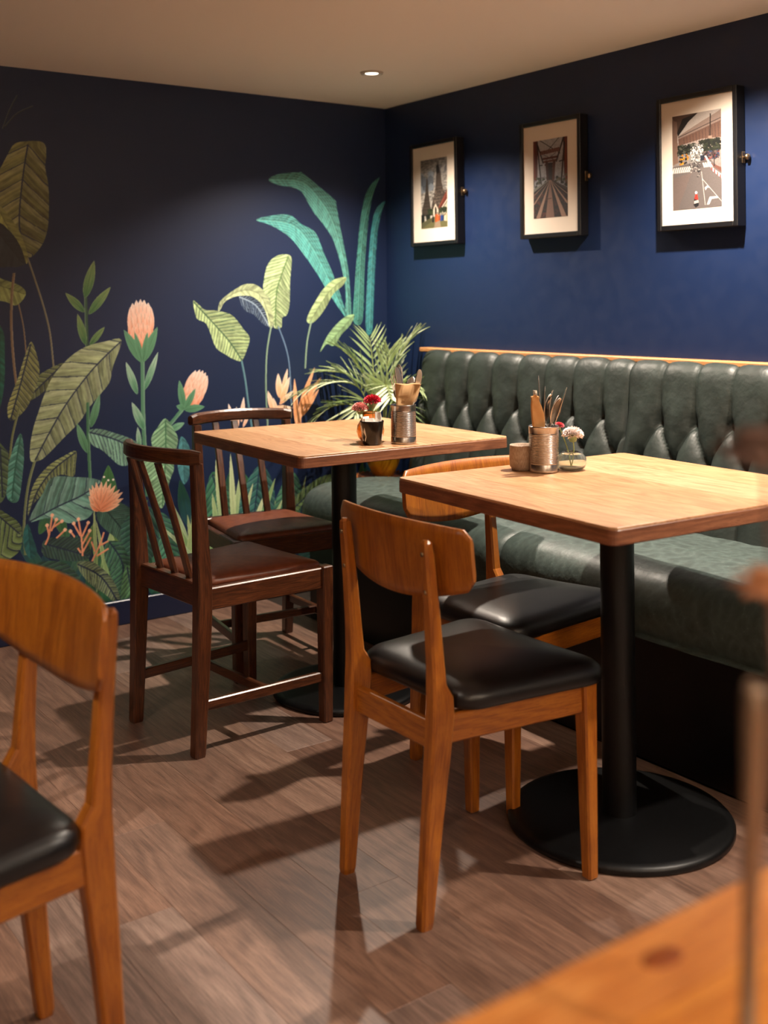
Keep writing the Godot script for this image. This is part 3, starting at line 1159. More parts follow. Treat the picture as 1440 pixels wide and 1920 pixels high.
func picture(label: String, z: float, y: float, tilt: float, wide := false) -> void:
	# local x runs along the wall (towards the viewer's right), local z points into the room
	var o := thing("framed_photograph", label, "picture frame", Vector3(-0.001, y, z), -PI / 2, "framed photographs on the navy wall")
	o.rotation.z = tilt
	var w := 0.152
	var h := 0.208
	var d := 0.040
	var s: SurfaceTool
	for e in [[-1, 0], [1, 0], [0, 1], [0, -1]]:
		s = begin()
		if e[0] != 0:
			box(s, Vector3(e[0] * (w - 0.008), 0, d / 2), Vector3(0.016, h * 2, d), 0.002)
		else:
			box(s, Vector3(0, e[1] * (h - 0.008), d / 2), Vector3(w * 2 - 0.033, 0.016, d), 0.002)
		obj("moulding", s, M.frame, o)
	s = begin()
	box(s, Vector3(0, 0, d - 0.009), Vector3(w * 2 - 0.031, h * 2 - 0.031, 0.004), 0.0005)
	obj("mat_board", s, M.matboard, o)
	s = begin()
	var pw := 0.170 if not wide else 0.184
	var ph := 0.276 if not wide else 0.292
	panel(s, Vector3(-pw / 2, -ph / 2, d - 0.0063), Vector3(pw, 0, 0), Vector3(0, ph, 0), 0.0008)
	for yy in cv.get_height():
		for xx in cv.get_width():
			var c := cv.get_pixel(xx, yy)
			var n := 0.92 + 0.35 * wn.get_noise_2d(xx * 9.0, yy * 9.0)
			cv.set_pixel(xx, yy, Color(pow(c.r, 1.45) * n, pow(c.g, 1.45) * n, pow(c.b, 1.45) * n))
	var m := mat(Color.WHITE, 0.55)
	m.albedo_texture = tex(cv)
	obj("print", s, m, o)
	# locking stud on the side of the frame
	s = begin()
	box(s, Vector3(w + 0.001, -0.005, 0.010), Vector3(0.002, 0.034, 0.014), 0.0005)
	lathe_x(s, [Vector2(0.004, 0.0), Vector2(0.004, 0.007), Vector2(0.009, 0.009), Vector2(0.010, 0.013), Vector2(0.008, 0.018), Vector2(0.0, 0.020)], Vector3(w + 0.002, -0.005, 0.010))
	obj("locking_stud", s, M.screw, o)

func lathe_x(st: SurfaceTool, prof: Array, c: Vector3) -> void:
	var rings := []
	for p in prof:
		var r := maxf(p.x, 0.0003)
		rings.append(circle(c + Vector3(p.y, 0, 0), Vector3(0, r, 0), Vector3(0, 0, r), 16))
	loft(st, rings, true)

func print_temple() -> void:
	grade(hexc("8e8a86"), hexc("c9c4bc"), 0.35, 0.5, 1.6)
	speckle(0, 22, 45, 45, 14, 16, ["7e8288", "9aa0a6", "6f747c"])
	speckle(75, 12, 100, 30, 8, 9, ["7b7a7c", "a8a49e"])
	pc([24, 23, 27, 30, 29, 45, 33, 58, 38, 72, 38, 82, 3, 82, 4, 72, 12, 60, 18, 46, 21, 32], "5a5048")
	pc([67, 2, 69, 10, 74, 18, 77, 22, 80, 36, 86, 46, 100, 56, 100, 82, 36, 82, 42, 66, 50, 54, 57, 40, 59, 26, 61, 19, 65, 10], "655a52")
	for k in 26:
		var y := 40 + k * 1.6
		ln(lerpf(57, 40, k / 26.0), y, lerpf(82, 100, k / 26.0), y, 0.9, ["4b433d", "7d7168", "5d534b"][k % 3])
	for k in 14:
		var y := 44 + k * 2.4
		ln(lerpf(20, 6, k / 14.0), y, lerpf(28, 37, k / 14.0), y, 0.8, ["40382f", "6d6258"][k % 2])
	speckle(42, 45, 95, 80, 160, 2.0, ["8c8076", "463e38", "73685f"])
	pc([60, 10, 70, 10, 72, 22, 60, 22], "3c3531")
	pc([68, 70, 100, 46, 100, 62, 70, 78], "7a4438")
	ln(68, 71, 100, 51, 2.0, "a06a58")
	ln(70, 77, 100, 61, 2.5, "d8d0c4")
	pc([72, 79, 100, 64, 100, 84, 72, 84], "b9b4a4")
	pc([46, 74, 56, 65, 66, 74, 66, 84, 46, 84], "d2c9bb")
	pc([53, 72, 56, 69, 60, 73, 60, 84, 53, 84], "4a413a")
	speckle(28, 73, 44, 80, 60, 4, ["3c4630", "2c3524", "55603f"])
	speckle(72, 72, 96, 78, 60, 4, ["3c4630", "2c3524", "4e5a3a"])
	pc([0, 80, 12, 78, 14, 92, 0, 93], "22261f")
	pc([18, 80, 34, 79, 36, 87, 20, 89], "2a3024")
	pc([0, 92, 46, 84, 100, 82, 100, 100, 0, 100], "7e7a58")
	pc([0, 93, 40, 86, 44, 90, 0, 100], "6d6a52")
	pc([55, 86, 70, 86, 75, 100, 50, 100], "a59684")
	for a in [[46, 82, 92, "20222c"], [57, 79, 92, "b5663c"], [63, 79, 91, "c07a48"], [70, 80, 90, "a85f3c"], [77, 81, 91, "3f5f96"], [83, 81, 91, "2f4a7c"], [91, 82, 91, "d9c8b4"], [96, 80, 92, "c9b49c"]]:
		pc([a[0] - 3, a[1] + 3, a[0], a[1], a[0] + 3, a[1] + 3, a[0] + 3.5, a[2], a[0] - 3.5, a[2]], a[3])
		dt(a[0] * 2.0, a[1] * 3.72, 4, "5a4234")

func print_bridge() -> void:
	grade(hexc("b4b4b8"), hexc("8f9298"), 0.08, 1, 1)
	pc([0, 0, 14, 0, 12, 50, 0, 54], "6a3420")
	pc([88, 0, 100, 0, 100, 62, 92, 56], "6a3420")
	ln(3, 0, 4, 50, 3, "8a4a2c")
	ln(96, 0, 96, 56, 4, "8a4c2e")
	speckle(0, 48, 100, 62, 90, 4, ["55604a", "3a4034", "77705c", "88848a"])
	ln(11, 2, 30, 30, 3.5, "33231f")
	ln(12, 4, 24, 58, 3.5, "33231f")
	ln(90, 0, 68, 30, 4, "33231f")
	ln(92, 6, 82, 58, 4, "3a2620")
	ln(20, 0, 80, 20, 1.8, "3a2a26")
	ln(76, 0, 36, 18, 1.6, "3a2a26")
	pc([20, 14, 78, 12, 78, 17, 20, 19], "6d3426")
	for k in 10:
		ln(24 + k * 5.4, 18.5, 29 + k * 5.4, 12.8, 0.8, "b8a8a0")
	ln(30, 19, 66, 28, 1.0, "40302c")
	ln(68, 18, 34, 28, 1.0, "40302c")
	for k in 4:
		var y := 23.0 + k * 4
		pc([28 + k * 3, y, 72 - k * 3, y - 0.6, 72 - k * 3, y + 2, 28 + k * 3, y + 2.6], "6d3a2c" if k % 2 == 0 else "7d5244")
	pc([36, 28, 44, 28, 46, 53, 40, 54], "5a3020")
	pc([58, 28, 66, 28, 62, 54, 55, 53], "6a4028")
	pc([44, 30, 57, 30, 56, 53, 46, 53], "34221e")
	ln(16, 32, 28, 32, 2.5, "33231f")
	ln(76, 30, 90, 29, 2.5, "33231f")
	pc([0, 62, 46, 52, 54, 52, 100, 66, 100, 100, 0, 100], "33211e")
	speckle(2, 66, 40, 99, 130, 3.5, ["2a1c1c", "56302a", "6a3a30", "1f1718"])
	speckle(62, 66, 99, 99, 130, 3.5, ["2a1c1c", "4a2a26", "5a342c", "1f1718"])
	pc([0, 62, 46, 52, 47, 52.5, 0, 66], "8c8a84")
	pc([54, 52, 100, 64, 100, 68], "5c4e48")
	for a in [[0, 70, 2], [0, 82, 3], [12, 100, 8], [88, 100, 9], [100, 84, 4], [100, 72, 2]]:
		pc([49.4 if a[0] < 50 else 50.4, 52, 50.2 if a[0] < 50 else 51.2, 52, a[0] + a[2], a[1], a[0] - a[2] * 0.6, a[1]], "a28a7c")
	pc([49, 53, 51, 53, 62, 100, 36, 100], "8e7468")
	ln(43, 76, 54, 75.5, 2, "5c4640")

func print_street() -> void:
	grade(hexc("b0a8a2"), hexc("7a7270"), 0.06, 1, 1)
	pc([0, 0, 100, 0, 100, 40, 0, 40], "a89c96")
	pc([10, 0, 100, 0, 30, 22, 8, 30], "b8b0aa")
	pc([0, 0, 52, 0, 36, 6, 12, 18, 8, 20], "6a564c")
	pc([22, 4, 54, 0, 34, 8, 12, 22, 10, 18], "2c2624")
	pc([12, 22, 60, 10, 100, 1, 100, 12, 60, 18, 12, 25], "9a8a82")
	ln(12, 23, 100, 9, 1.2, "4a3c36")
	ln(12, 25.5, 100, 12, 0.9, "5a4a42")
	pc([12, 25, 60, 18, 100, 12, 100, 29, 60, 28, 14, 32], "7d6458")
	for k in 12:
		ln(24 + k * 6.4, 24.5 - k * 1.0, 25 + k * 6.4, 31 - k * 0.3, 0.9, "5d4840")
	pc([0, 4, 10, 6, 12, 50, 0, 52], "8a7468")
	ln(79, 3, 78, 26, 2.0, "3c322e")
	pc([74, 26, 82, 26, 82, 30, 74, 30], "a08c80")
	speckle(12, 32, 50, 42, 260, 3, ["2c3026", "3a3f30", "1e221c", "6a6a60"])
	speckle(52, 30, 98, 42, 260, 3, ["2f3527", "444a36", "20241c"])
	pc([46, 32, 58, 33, 66, 52, 34, 54], "8b8783")
	speckle(38, 34, 64, 52, 260, 1.7, ["c8c6c2", "9a9894", "4c4a4a", "e0ded8"])
	speckle(12, 42, 34, 52, 40, 3, ["c89a3c", "b0822c", "3a3634", "8a8684"])
	speckle(66, 42, 96, 50, 220, 2.2, ["5a4a4c", "2e2a2e", "7a6a66", "8a4038", "40506a"])
	pc([58, 45, 66, 45, 66, 52, 58, 52], "2c3444")
	pc([0, 54, 76, 50, 100, 62, 100, 100, 0, 100], "77706e")
	pc([0, 54, 80, 51, 84, 57, 0, 60], "6e6866")
	for k in 9:
		pc([2 + k * 4.6, 55, 5 + k * 4.6, 55, 2 + k * 4.2, 61, -1 + k * 4.2, 61], "cfc8c2")
	for k in 4:
		pc([62 + k * 4.6, 53, 65 + k * 4.6, 53, 69 + k * 4.6, 58, 65 + k * 4.6, 58], "cfc8c2")
	pc([66, 46, 70, 46, 84, 60, 100, 67, 100, 71, 82, 62], "c9bdb6")
	for k in 8:
		pc([80 + k * 2.8, 58 + k * 1.45, 82 + k * 2.8, 58.8 + k * 1.5, 82 + k * 2.8, 62.5 + k * 1.4, 80 + k * 2.8, 61.5 + k * 1.4], "b4413a" if k % 2 == 0 else "e2d8d0")
	pc([78, 54, 100, 60, 100, 65, 84, 58], "7c5a50")
	ln(86, 44, 86, 58, 1.6, "3a3030")
	speckle(36, 51, 58, 62, 46, 1.6, ["26262a", "3a3a3e", "b8b2ac", "17171a"])
	speckle(52, 60, 58, 67, 12, 2.2, ["202024", "8a8480"])
	ln(60, 62, 67, 97, 0.9, "cdc6c0")
	ln(62, 70, 100, 95, 0.9, "cdc6c0")
	pc([66, 79, 72, 77, 76, 80, 72, 79, 68, 82], "d6d0ca")
	pc([70, 97, 76, 89, 92, 89, 94, 91, 80, 91.5, 75, 97], "d6d0ca")
	pc([0, 66, 40, 62, 10, 100, 0, 100], "7c706c")
	pc([43, 96, 45, 88, 52, 88, 54, 97, 48, 99], "2a2a2e")
	pc([45, 90, 47, 85, 51, 85, 53, 91], "c2483c")
	dt(117, 350, 6, "e6e2dc")
	pc([44, 92, 53, 91, 54, 94, 44, 95], "b8b2ac")

# ---------------------------------------------------------------- palm
func plant() -> void:
	var base := Vector3(-0.19, 0, 0.228)
	var st := thing("rattan_stool", "round woven rattan stool under the gold plant pot in the corner", "stool", base)
	var s := begin()
	lathe(s, [Vector2(0.0, 0.452), Vector2(0.104, 0.452), Vector2(0.110, 0.458), Vector2(0.110, 0.466), Vector2(0.104, 0.471), Vector2(0.0, 0.471)], 40)
	obj("seat_disc", s, M.rattan_dark, st)
	for k in 26:
		var a := TAU * k / 26
		s = begin()
		var c := Vector3(cos(a), 0, sin(a)) * 0.106 + Vector3(0, 0.462, 0)
		var t := Vector3(-sin(a), 0, cos(a))
		tube(s, curve([c - t * 0.016 + Vector3(0, -0.012, 0), c + Vector3(cos(a), 0, sin(a)) * 0.007 + Vector3(0, 0.004, 0), c + t * 0.016 + Vector3(0, 0.012, 0)], 6), 0.006, 0.006, 7)
		obj("woven_strand", s, M.rattan if k % 2 == 0 else M.rattan_dark, st)
	for k in 4:
		var a := TAU * (k + 0.5) / 4
		s = begin()
		bar(s, Vector3(cos(a) * 0.10, 0, sin(a) * 0.10), Vector3(cos(a) * 0.085, 0.456, sin(a) * 0.085), 0.018, 0.018, 0.018, 0.018, Vector3.BACK, 0.003)
		obj("leg", s, M.rattan, st)
	var pot := thing("plant_pot", "gold tapered plant pot holding the palm beside the banquette end", "plant pot", base + Vector3(0, 0.4715, 0))
	s = begin()
	lathe(s, [Vector2(0.0, 0.0), Vector2(0.036, 0.0), Vector2(0.042, 0.003), Vector2(0.062, 0.045), Vector2(0.080, 0.10), Vector2(0.088, 0.15), Vector2(0.090, 0.155), Vector2(0.087, 0.157), Vector2(0.084, 0.152), Vector2(0.077, 0.12), Vector2(0.0, 0.118)], 40)
	obj("bowl", s, M.gold, pot)
	s = begin()
	lathe(s, [Vector2(0.0, 0.12), Vector2(0.077, 0.12), Vector2(0.07, 0.132), Vector2(0.0, 0.138)], 28)
	obj("soil", s, M.soil, pot)
	var palm := thing("parlour_palm", "leafy green palm with feathery fronds against the mural in the corner", "plant", base + Vector3(0, 0.60, 0))
	var blades := []
	for k in 3:
		s = begin()
		blade(s, 1.0, 0.5 + 0.1 * k, 0.10 + 0.12 * k)
		blades.append(finish(s))
	var rgt := Vector3(0.814, 0, 0.58)
	var near := Vector3(-0.58, 0, 0.814)
	# tip (right, up, towards the viewer), bend point, leaflet length, pairs, material
	var f := [
		[Vector3(-0.33, 0.21, 0.06), Vector3(-0.11, 0.24, 0.04), 0.115, 13, 1],
		[Vector3(-0.22, 0.29, -0.03), Vector3(-0.07, 0.22, 0.0), 0.12, 11, 0],
		[Vector3(-0.05, 0.42, -0.03), Vector3(-0.03, 0.22, 0.0), 0.11, 11, 2],
		[Vector3(0.11, 0.41, 0.02), Vector3(0.03, 0.24, 0.02), 0.14, 14, 1],
		[Vector3(0.15, 0.22, 0.10), Vector3(0.06, 0.22, 0.06), 0.10, 10, 0],
		[Vector3(-0.14, 0.03, 0.18), Vector3(-0.07, 0.18, 0.10), 0.125, 14, 1],
		[Vector3(-0.28, 0.10, 0.05), Vector3(-0.12, 0.16, 0.04), 0.10, 11, 2],
		[Vector3(0.19, 0.27, 0.02), Vector3(0.09, 0.17, 0.03), 0.08, 10, 0],
		[Vector3(0.03, 0.20, 0.20), Vector3(0.01, 0.23, 0.10), 0.11, 12, 1],
		[Vector3(0.10, 0.08, 0.16), Vector3(0.05, 0.18, 0.10), 0.10, 11, 2],
		[Vector3(-0.16, 0.38, 0.02), Vector3(-0.05, 0.22, 0.0), 0.11, 12, 2],
		[Vector3(0.03, 0.37, 0.07), Vector3(0.01, 0.20, 0.05), 0.11, 12, 0],
	]
	for e in f:
		var tip: Vector3 = rgt * e[0].x + Vector3.UP * e[0].y + near * e[0].z
		var mid: Vector3 = rgt * e[1].x + Vector3.UP * e[1].y + near * e[1].z
		var line := curve([Vector3(mid.x * 0.15, 0.0, mid.z * 0.15), mid * 0.55 + Vector3(0, 0.03, 0), mid, (mid + tip) * 0.5 + Vector3(0, 0.025, 0), tip], 24)
		s = begin()
		tube(s, line, 0.004, 0.0012, 7)
		var fr := obj("frond", s, M.stalk, palm)
		for k in e[3]:
			var t: float = 0.34 + 0.66 * k / (e[3] - 1.0)
			var i := mini(int(t * 24), 23)
			var p: Vector3 = line[i].lerp(line[i + 1], t * 24 - i)
			var d := (line[i + 1] - line[i]).normalized()
			var side := d.cross(Vector3.UP).normalized()
			var upv := side.cross(d).normalized()
			var l: float = e[2] * (0.55 + 0.45 * sin(PI * clampf((t - 0.2) / 0.85, 0, 1))) * rng.randf_range(0.9, 1.1)
			for sg in [-1.0, 1.0]:
				var dir: Vector3 = (side * sg * rng.randf_range(0.75, 0.95) + d * (0.55 + 0.5 * t) + upv * rng.randf_range(0.05, 0.3)).normalized()
				var across: Vector3 = dir.cross(upv).normalized()
				var b := put("leaflet", blades[rng.randi() % 3], M["frond%d" % (e[4] if rng.randf() < 0.75 else rng.randi() % 3)], fr)
				b.transform = Transform3D(Basis(dir * l * 1.28, across.cross(dir) * l, across * l * 0.5), p)

# unit leaf blade along +x, width along z, arching down
func blade(st: SurfaceTool, l: float, w: float, droop: float) -> void:
	var v := []
	var n := 7
	for i in n + 1:
		var t := float(i) / n
		var hw := 0.085 * sin(PI * pow(t, 0.6)) + 0.004
		var c := Vector3(t * l, -droop * t * t, 0)
		v.append([c + Vector3(0, 0.02, -hw * w * 2), c, c + Vector3(0, 0.02, hw * w * 2)])
	st.set_smooth_group(1)
	for i in n:
		for k in 2:
			for q in [v[i][k], v[i + 1][k], v[i + 1][k + 1], v[i][k], v[i + 1][k + 1], v[i][k + 1]]:
				st.set_uv(Vector2(q.x, q.z))
				st.add_vertex(q)

# ---------------------------------------------------------------- tableware
func tin(label: String, at: Vector3, turn: float) -> void:
	var o := thing("ribbed_tin", label, "tin can", at, turn, "ribbed tin cans holding cutlery")
	var prof := [Vector2(0.0, 0.0), Vector2(0.033, 0.0), Vector2(0.0355, 0.0005), Vector2(0.0368, 0.003), Vector2(0.0362, 0.006), Vector2(0.0362, 0.019)]
	for k in 20:
		var y := 0.021 + k * 0.0036
		prof.append(Vector2(0.0352, y))
		prof.append(Vector2(0.0358, y + 0.0009))
		prof.append(Vector2(0.0364, y + 0.0018))
		prof.append(Vector2(0.0358, y + 0.0027))
	prof.append_array([Vector2(0.0360, 0.094), Vector2(0.0360, 0.108), Vector2(0.0366, 0.1095), Vector2(0.0360, 0.111), Vector2(0.0350, 0.1095), Vector2(0.0348, 0.10), Vector2(0.0348, 0.005), Vector2(0.0, 0.004)])
	var s := begin()
	lathe(s, prof, 48)
	obj("body", s, M.tin, o)

# cutlery stands on its handle end at the origin and points up +y; faces +z
func sheet(c: Vector3, hw: float, th: float, dish: float, n := 6) -> PackedVector3Array:
	var r := PackedVector3Array()
	for k in n + 1:
		var u := -1.0 + 2.0 * k / n
		r.append(c + Vector3(u * hw, 0, -dish * (1 - u * u) + th / 2))
	for k in n + 1:
		var u := 1.0 - 2.0 * k / n
		r.append(c + Vector3(u * hw, 0, -dish * (1 - u * u) - th / 2))
	return r

func cutlery(kind: String, label: String, at: Vector3, lean: Vector3, turn: float, m: Material, group: String) -> void:
	var o := thing(kind, label, kind, at, 0.0, group)
	var up := (Vector3.UP + lean).normalized()
	var x := Vector3(cos(turn), 0, -sin(turn))
	var z := x.cross(up).normalized()
	o.basis = Basis(up.cross(z).normalized(), up, z)
	var s := begin()
	var hd := []
	for l in [[0.0, 0.006, 0.0015], [0.004, 0.0085, 0.002], [0.03, 0.0085, 0.0024], [0.07, 0.005, 0.003], [0.10, 0.0032, 0.0034], [0.118, 0.0036, 0.003]]:
		hd.append(sheet(Vector3(0, l[0], 0.004 * sin(l[0] * 22.0)), l[1], l[2], 0.0))
	loft(s, hd, true)
	obj("handle", s, m, o)
	s = begin()
	if kind == "spoon":
		var r := []
		for l in [[0.116, 0.004, 0.0], [0.124, 0.009, 0.0015], [0.134, 0.0155, 0.004], [0.148, 0.0195, 0.006], [0.162, 0.0185, 0.006], [0.174, 0.013, 0.0035], [0.181, 0.006, 0.001], [0.183, 0.002, 0.0]]:
			r.append(sheet(Vector3(0, l[0], 0.002 + (l[0] - 0.116) * 0.10), l[1], 0.0014, l[2]))
		loft(s, r, true)
		obj("bowl", s, m, o)
	elif kind == "knife":
		var r := []
		for l in [[0.115, 0.004, 0.0], [0.122, 0.008, 0.001], [0.15, 0.0098, 0.001], [0.19, 0.0098, 0.0], [0.205, 0.0075, -0.001], [0.213, 0.003, -0.003]]:
			r.append(sheet(Vector3(l[2], l[0], 0.002), l[1], 0.0016, 0.0))
		loft(s, r, true)
		obj("blade", s, m, o)
	else:
		var r := []
		for l in [[0.115, 0.004], [0.124, 0.008], [0.134, 0.0122], [0.146, 0.0126]]:
			r.append(sheet(Vector3(0, l[0], 0.002 - (l[0] - 0.115) * 0.16), l[1], 0.002, 0.0005))
		loft(s, r, true)
		obj("root", s, m, o)
		for k in 4:
			s = begin()
			var t := []
			for l in [[0.145, 0.0021], [0.165, 0.0018], [0.185, 0.0014], [0.192, 0.0007]]:
				t.append(sheet(Vector3(-0.0099 + 0.0066 * k, l[0], 0.002 - (l[0] - 0.115) * 0.16 + pow(maxf(0, l[0] - 0.15) * 12.0, 2) * 0.02), l[1], 0.0017, 0.0, 2))
			loft(s, t, false)
			obj("tine", s, m, o)

func carnation(label: String, foot: Vector3, head: Vector3, r: float, m: Material, group := "") -> void:
	var o := thing("carnation", label, "flower", foot, 0.0, group)
	var h := head - foot
	var s := begin()
	tube(s, curve([Vector3.ZERO, h * 0.5 + Vector3(0.004, 0, 0.002), h], 8), 0.0016, 0.0014, 6)
	obj("stem", s, M.stalk, o)
	s = begin()
	var q := []
	for p in [Vector2(0.001, -0.5), Vector2(0.30, -0.42), Vector2(0.40, -0.2), Vector2(0.46, 0.05)]:
		q.append(circle(h + Vector3(0, p.y * r * 1.3, 0), Vector3(p.x * r, 0, 0), Vector3(0, 0, p.x * r), 10))
	loft(s, q, true)
	obj("calyx", s, M.frond2, o)
	s = begin()
	s.set_smooth_group(1)
	var n := 58
	for k in n:
		var f := (k + 0.5) / n
		var el := asin(lerpf(1.0, -0.12, f))
		var az := k * 2.39996
		var d := Vector3(cos(az) * cos(el), sin(el) * 0.8, sin(az) * cos(el))
		var sd := d.cross(Vector3.UP if absf(d.y) < 0.75 else Vector3.RIGHT).normalized().rotated(d.normalized(), rng.randf_range(-0.6, 0.6))
		var c0 := h + d * r * 0.25
		var rim := PackedVector3Array()
		for j in 7:
			var u := -1.0 + j / 3.0
			rim.append(h + d * r * (0.92 + (0.10 if j % 2 == 0 else -0.06) - 0.16 * u * u) + sd * u * r * 0.42 + d.cross(sd) * r * 0.07 * (1 if j % 2 == 0 else -1))
		for j in 6:
			for p in [c0, rim[j], rim[j + 1]]:
				s.set_uv(Vector2(p.x, p.z))
				s.add_vertex(p)
	var pe := obj("petals", s, m, o)
	pe.set_meta("kind", "stuff")

func napkin(label: String, at: Vector3, turn: float, prof: Array, m: Material, wave: float) -> void:
	# folded paper standing in a tin: [y, half width, x shift]
	var o := thing("paper_napkin", label, "napkin", at, turn, "")
	var r := []
	for i in prof.size():
		var l: Array = prof[i]
		var q := PackedVector3Array()
		for k in 9:
			var u := -1.0 + k / 4.0
			q.append(Vector3(u * l[1] + l[2], l[0] + 0.002 * sin(u * 4.0 + i), wave * sin(u * 3.0 + i * 1.7) + 0.0035))
		for k in 9:
			var u := 1.0 - k / 4.0
			q.append(Vector3(u * l[1] + l[2], l[0] + 0.002 * sin(u * 4.0 + i), wave * sin(u * 3.0 + i * 1.7) - 0.0035))
		r.append(q)
	var s := begin()
	loft(s, r, true)
	obj("folded_sheet", s, m, o)

func tableware() -> void:
	# far table
	var h := 0.7655
	var a := Vector3(-0.893, h, 1.321)
	tin("ribbed steel tin holding cutlery and a pale napkin on the farther table", a, 0.4)
	var g := "cutlery in the tin on the farther table"
	var rr := Vector3(0.814, 0, 0.58)
	var b := a + Vector3(0, 0.006, 0)
	cutlery("fork", "steel fork leaning farthest left in the farther tin", b + rr * 0.012, -rr * 0.20, -0.6, M.steel, g)
	cutlery("knife", "steel knife leaning left between two forks in the farther tin", b + rr * 0.010, -rr * 0.13, -0.2, M.steel, g)
	cutlery("fork", "upright steel fork with tines beside the napkin in the farther tin", b - rr * 0.008, -rr * 0.04, -0.6, M.steel, g)
	cutlery("knife", "upright steel knife behind the napkin, tallest in the farther tin", b - rr * 0.012 + Vector3(0.006, 0.006, -0.01), rr * 0.02, -0.9, M.steel, g)
	cutlery("spoon", "steel spoon behind the napkin, leaning right in the farther tin", b + rr * 0.004 + Vector3(0.008, 0.0, -0.012), rr * 0.14, 2.6, M.steel, g)
	cutlery("knife", "steel knife leaning far right behind the napkin in the farther tin", b + rr * 0.002 + Vector3(0.01, -0.004, -0.014), rr * 0.24, -0.6, M.steel, g)
	napkin("pale brown folded paper napkin standing in the tin on the farther table", a + Vector3(-0.007, 0.016, 0.0095), -0.62, [[0.0, 0.018, 0.0], [0.06, 0.020, 0.0], [0.088, 0.022, 0.001], [0.100, 0.0245, 0.004], [0.118, 0.031, 0.010], [0.152, 0.037, 0.014], [0.154, 0.037, 0.014]], M.kraft, 0.0035)
	var c := thing("black_cup", "small black tapered cup holding paper sachets on the farther table", "cup", Vector3(-0.982, h, 1.290))
	var s := begin()
	lathe(s, [Vector2(0.0, 0.0), Vector2(0.024, 0.0), Vector2(0.0262, 0.002), Vector2(0.0345, 0.066), Vector2(0.0345, 0.068), Vector2(0.0325, 0.068), Vector2(0.0315, 0.064), Vector2(0.0245, 0.006), Vector2(0.0, 0.005)], 40)
	obj("body", s, M.black_glaze, c)
	for k in 3:
		var o := thing("paper_sachet", ["white paper sachet standing tallest in the black cup", "white paper sachet lying low at the front of the black cup", "white paper sachet at the left of the black cup"][k], "sachet", Vector3(-0.982, h, 1.290) + [rr * 0.012, rr * -0.004 + Vector3(-0.008, 0, 0.010), rr * -0.016][k], -0.6 + 0.5 * k, "paper sachets in the black cup")
		s = begin()
		var r := []
		var top: float = [0.092, 0.076, 0.080][k]
		for i in 6:
			var f := i / 5.0
			r.append(sheet(Vector3(0.002 * sin(i * 2.0) + (0.006 if k == 0 else -0.004) * f, lerpf(0.012, top, f), 0.002 * sin(i * 1.3)), 0.017 - (0.009 * f if k == 0 else 0.0), 0.006 * (0.4 + sin(PI * f)), 0.002))
		loft(s, r, true)
		obj("packet", s, M.paper, o)
	var v := thing("amber_vase", "round amber glass vase behind the black cup on the farther table", "vase", Vector3(-0.935, h, 1.215))
	s = begin()
	lathe(s, [Vector2(0.0, 0.0), Vector2(0.026, 0.0), Vector2(0.036, 0.010), Vector2(0.041, 0.028), Vector2(0.038, 0.046), Vector2(0.028, 0.062), Vector2(0.022, 0.074), Vector2(0.024, 0.084), Vector2(0.022, 0.085), Vector2(0.0195, 0.075), Vector2(0.025, 0.062), Vector2(0.035, 0.046), Vector2(0.038, 0.028), Vector2(0.033, 0.011), Vector2(0.024, 0.004), Vector2(0.0, 0.004)], 40)
	obj("body", s, M.amber, v)
	var vp := Vector3(-0.935, h + 0.006, 1.215)
	carnation("pink carnation in the amber vase on the farther table", vp, vp + Vector3(-0.014, 0.088, 0.0) - rr * 0.018, 0.026, M.pink_petal)
	carnation("red carnation above the pink one in the amber vase", vp, vp + Vector3(0.0, 0.108, -0.006) + rr * 0.010, 0.028, M.red_petal)
	# near table
	h = 0.7575
	a = Vector3(-0.918, h, 1.925)
	tin("ribbed steel tin holding cutlery on the brightly lit nearer table", a, 1.0)
	g = "cutlery in the tin on the nearer table"
	b = a + Vector3(0, 0.006, 0)
	cutlery("fork", "steel fork turned edge-on leaning left behind the kraft sleeve, nearer tin", b + rr * 0.012 + Vector3(0.01, 0, -0.012), -rr * 0.14, 1.2, M.steel, g)
	cutlery("knife", "dark steel knife standing tallest in the nearer tin", b + rr * 0.002 + Vector3(0.012, 0.012, -0.016), -rr * 0.06, 0.7, M.steel, g)
	cutlery("knife", "pale upright steel knife right beside the kraft sleeve, nearer tin", b - rr * 0.004 + Vector3(-0.004, -0.012, 0.006), rr * 0.02, 0.9, M.steel, g)
	cutlery("spoon", "steel spoon curving right just beside the upright knife, nearer tin", b - rr * 0.010, rr * 0.11, 0.35, M.steel, g)
	cutlery("spoon", "steel spoon second from right in the nearer tin", b - rr * 0.006 + Vector3(-0.005, 0, 0.006), rr * 0.19, 0.5, M.steel, g)
	cutlery("fork", "steel fork leaning right with tines up, nearer tin", b - rr * 0.010 + Vector3(0.006, 0, -0.008), rr * 0.21, 0.7, M.steel, g)
	cutlery("knife", "steel knife leaning farthest right in the nearer tin", b - rr * 0.014 + Vector3(-0.002, -0.004, 0.002), rr * 0.34, 0.9, M.steel, g)
	cutlery("spoon", "steel spoon leaning over the right rim at the front of the nearer tin", b - rr * 0.002 + Vector3(-0.008, -0.003, 0.008) - rr * 0.010, rr * 0.26, 0.2, M.steel, g)
	napkin("kraft paper cutlery sleeve with a notched top in the nearer tin", a - rr * 0.016 + Vector3(-0.010, 0.02, 0.014), -0.5, [[0.0, 0.012, 0.006], [0.07, 0.014, 0.003], [0.10, 0.0150, 0.001], [0.120, 0.0150, -0.001], [0.138, 0.0125, -0.004], [0.150, 0.0095, -0.006], [0.157, 0.0090, -0.007], [0.163, 0.0100, -0.007], [0.165, 0.0085, -0.007]], M.kraft_dark, 0.0015)
	c = thing("stoneware_cup", "small brown streaked stoneware cup left of the nearer tin", "cup", Vector3(-0.935, h, 1.868))
	s = begin()
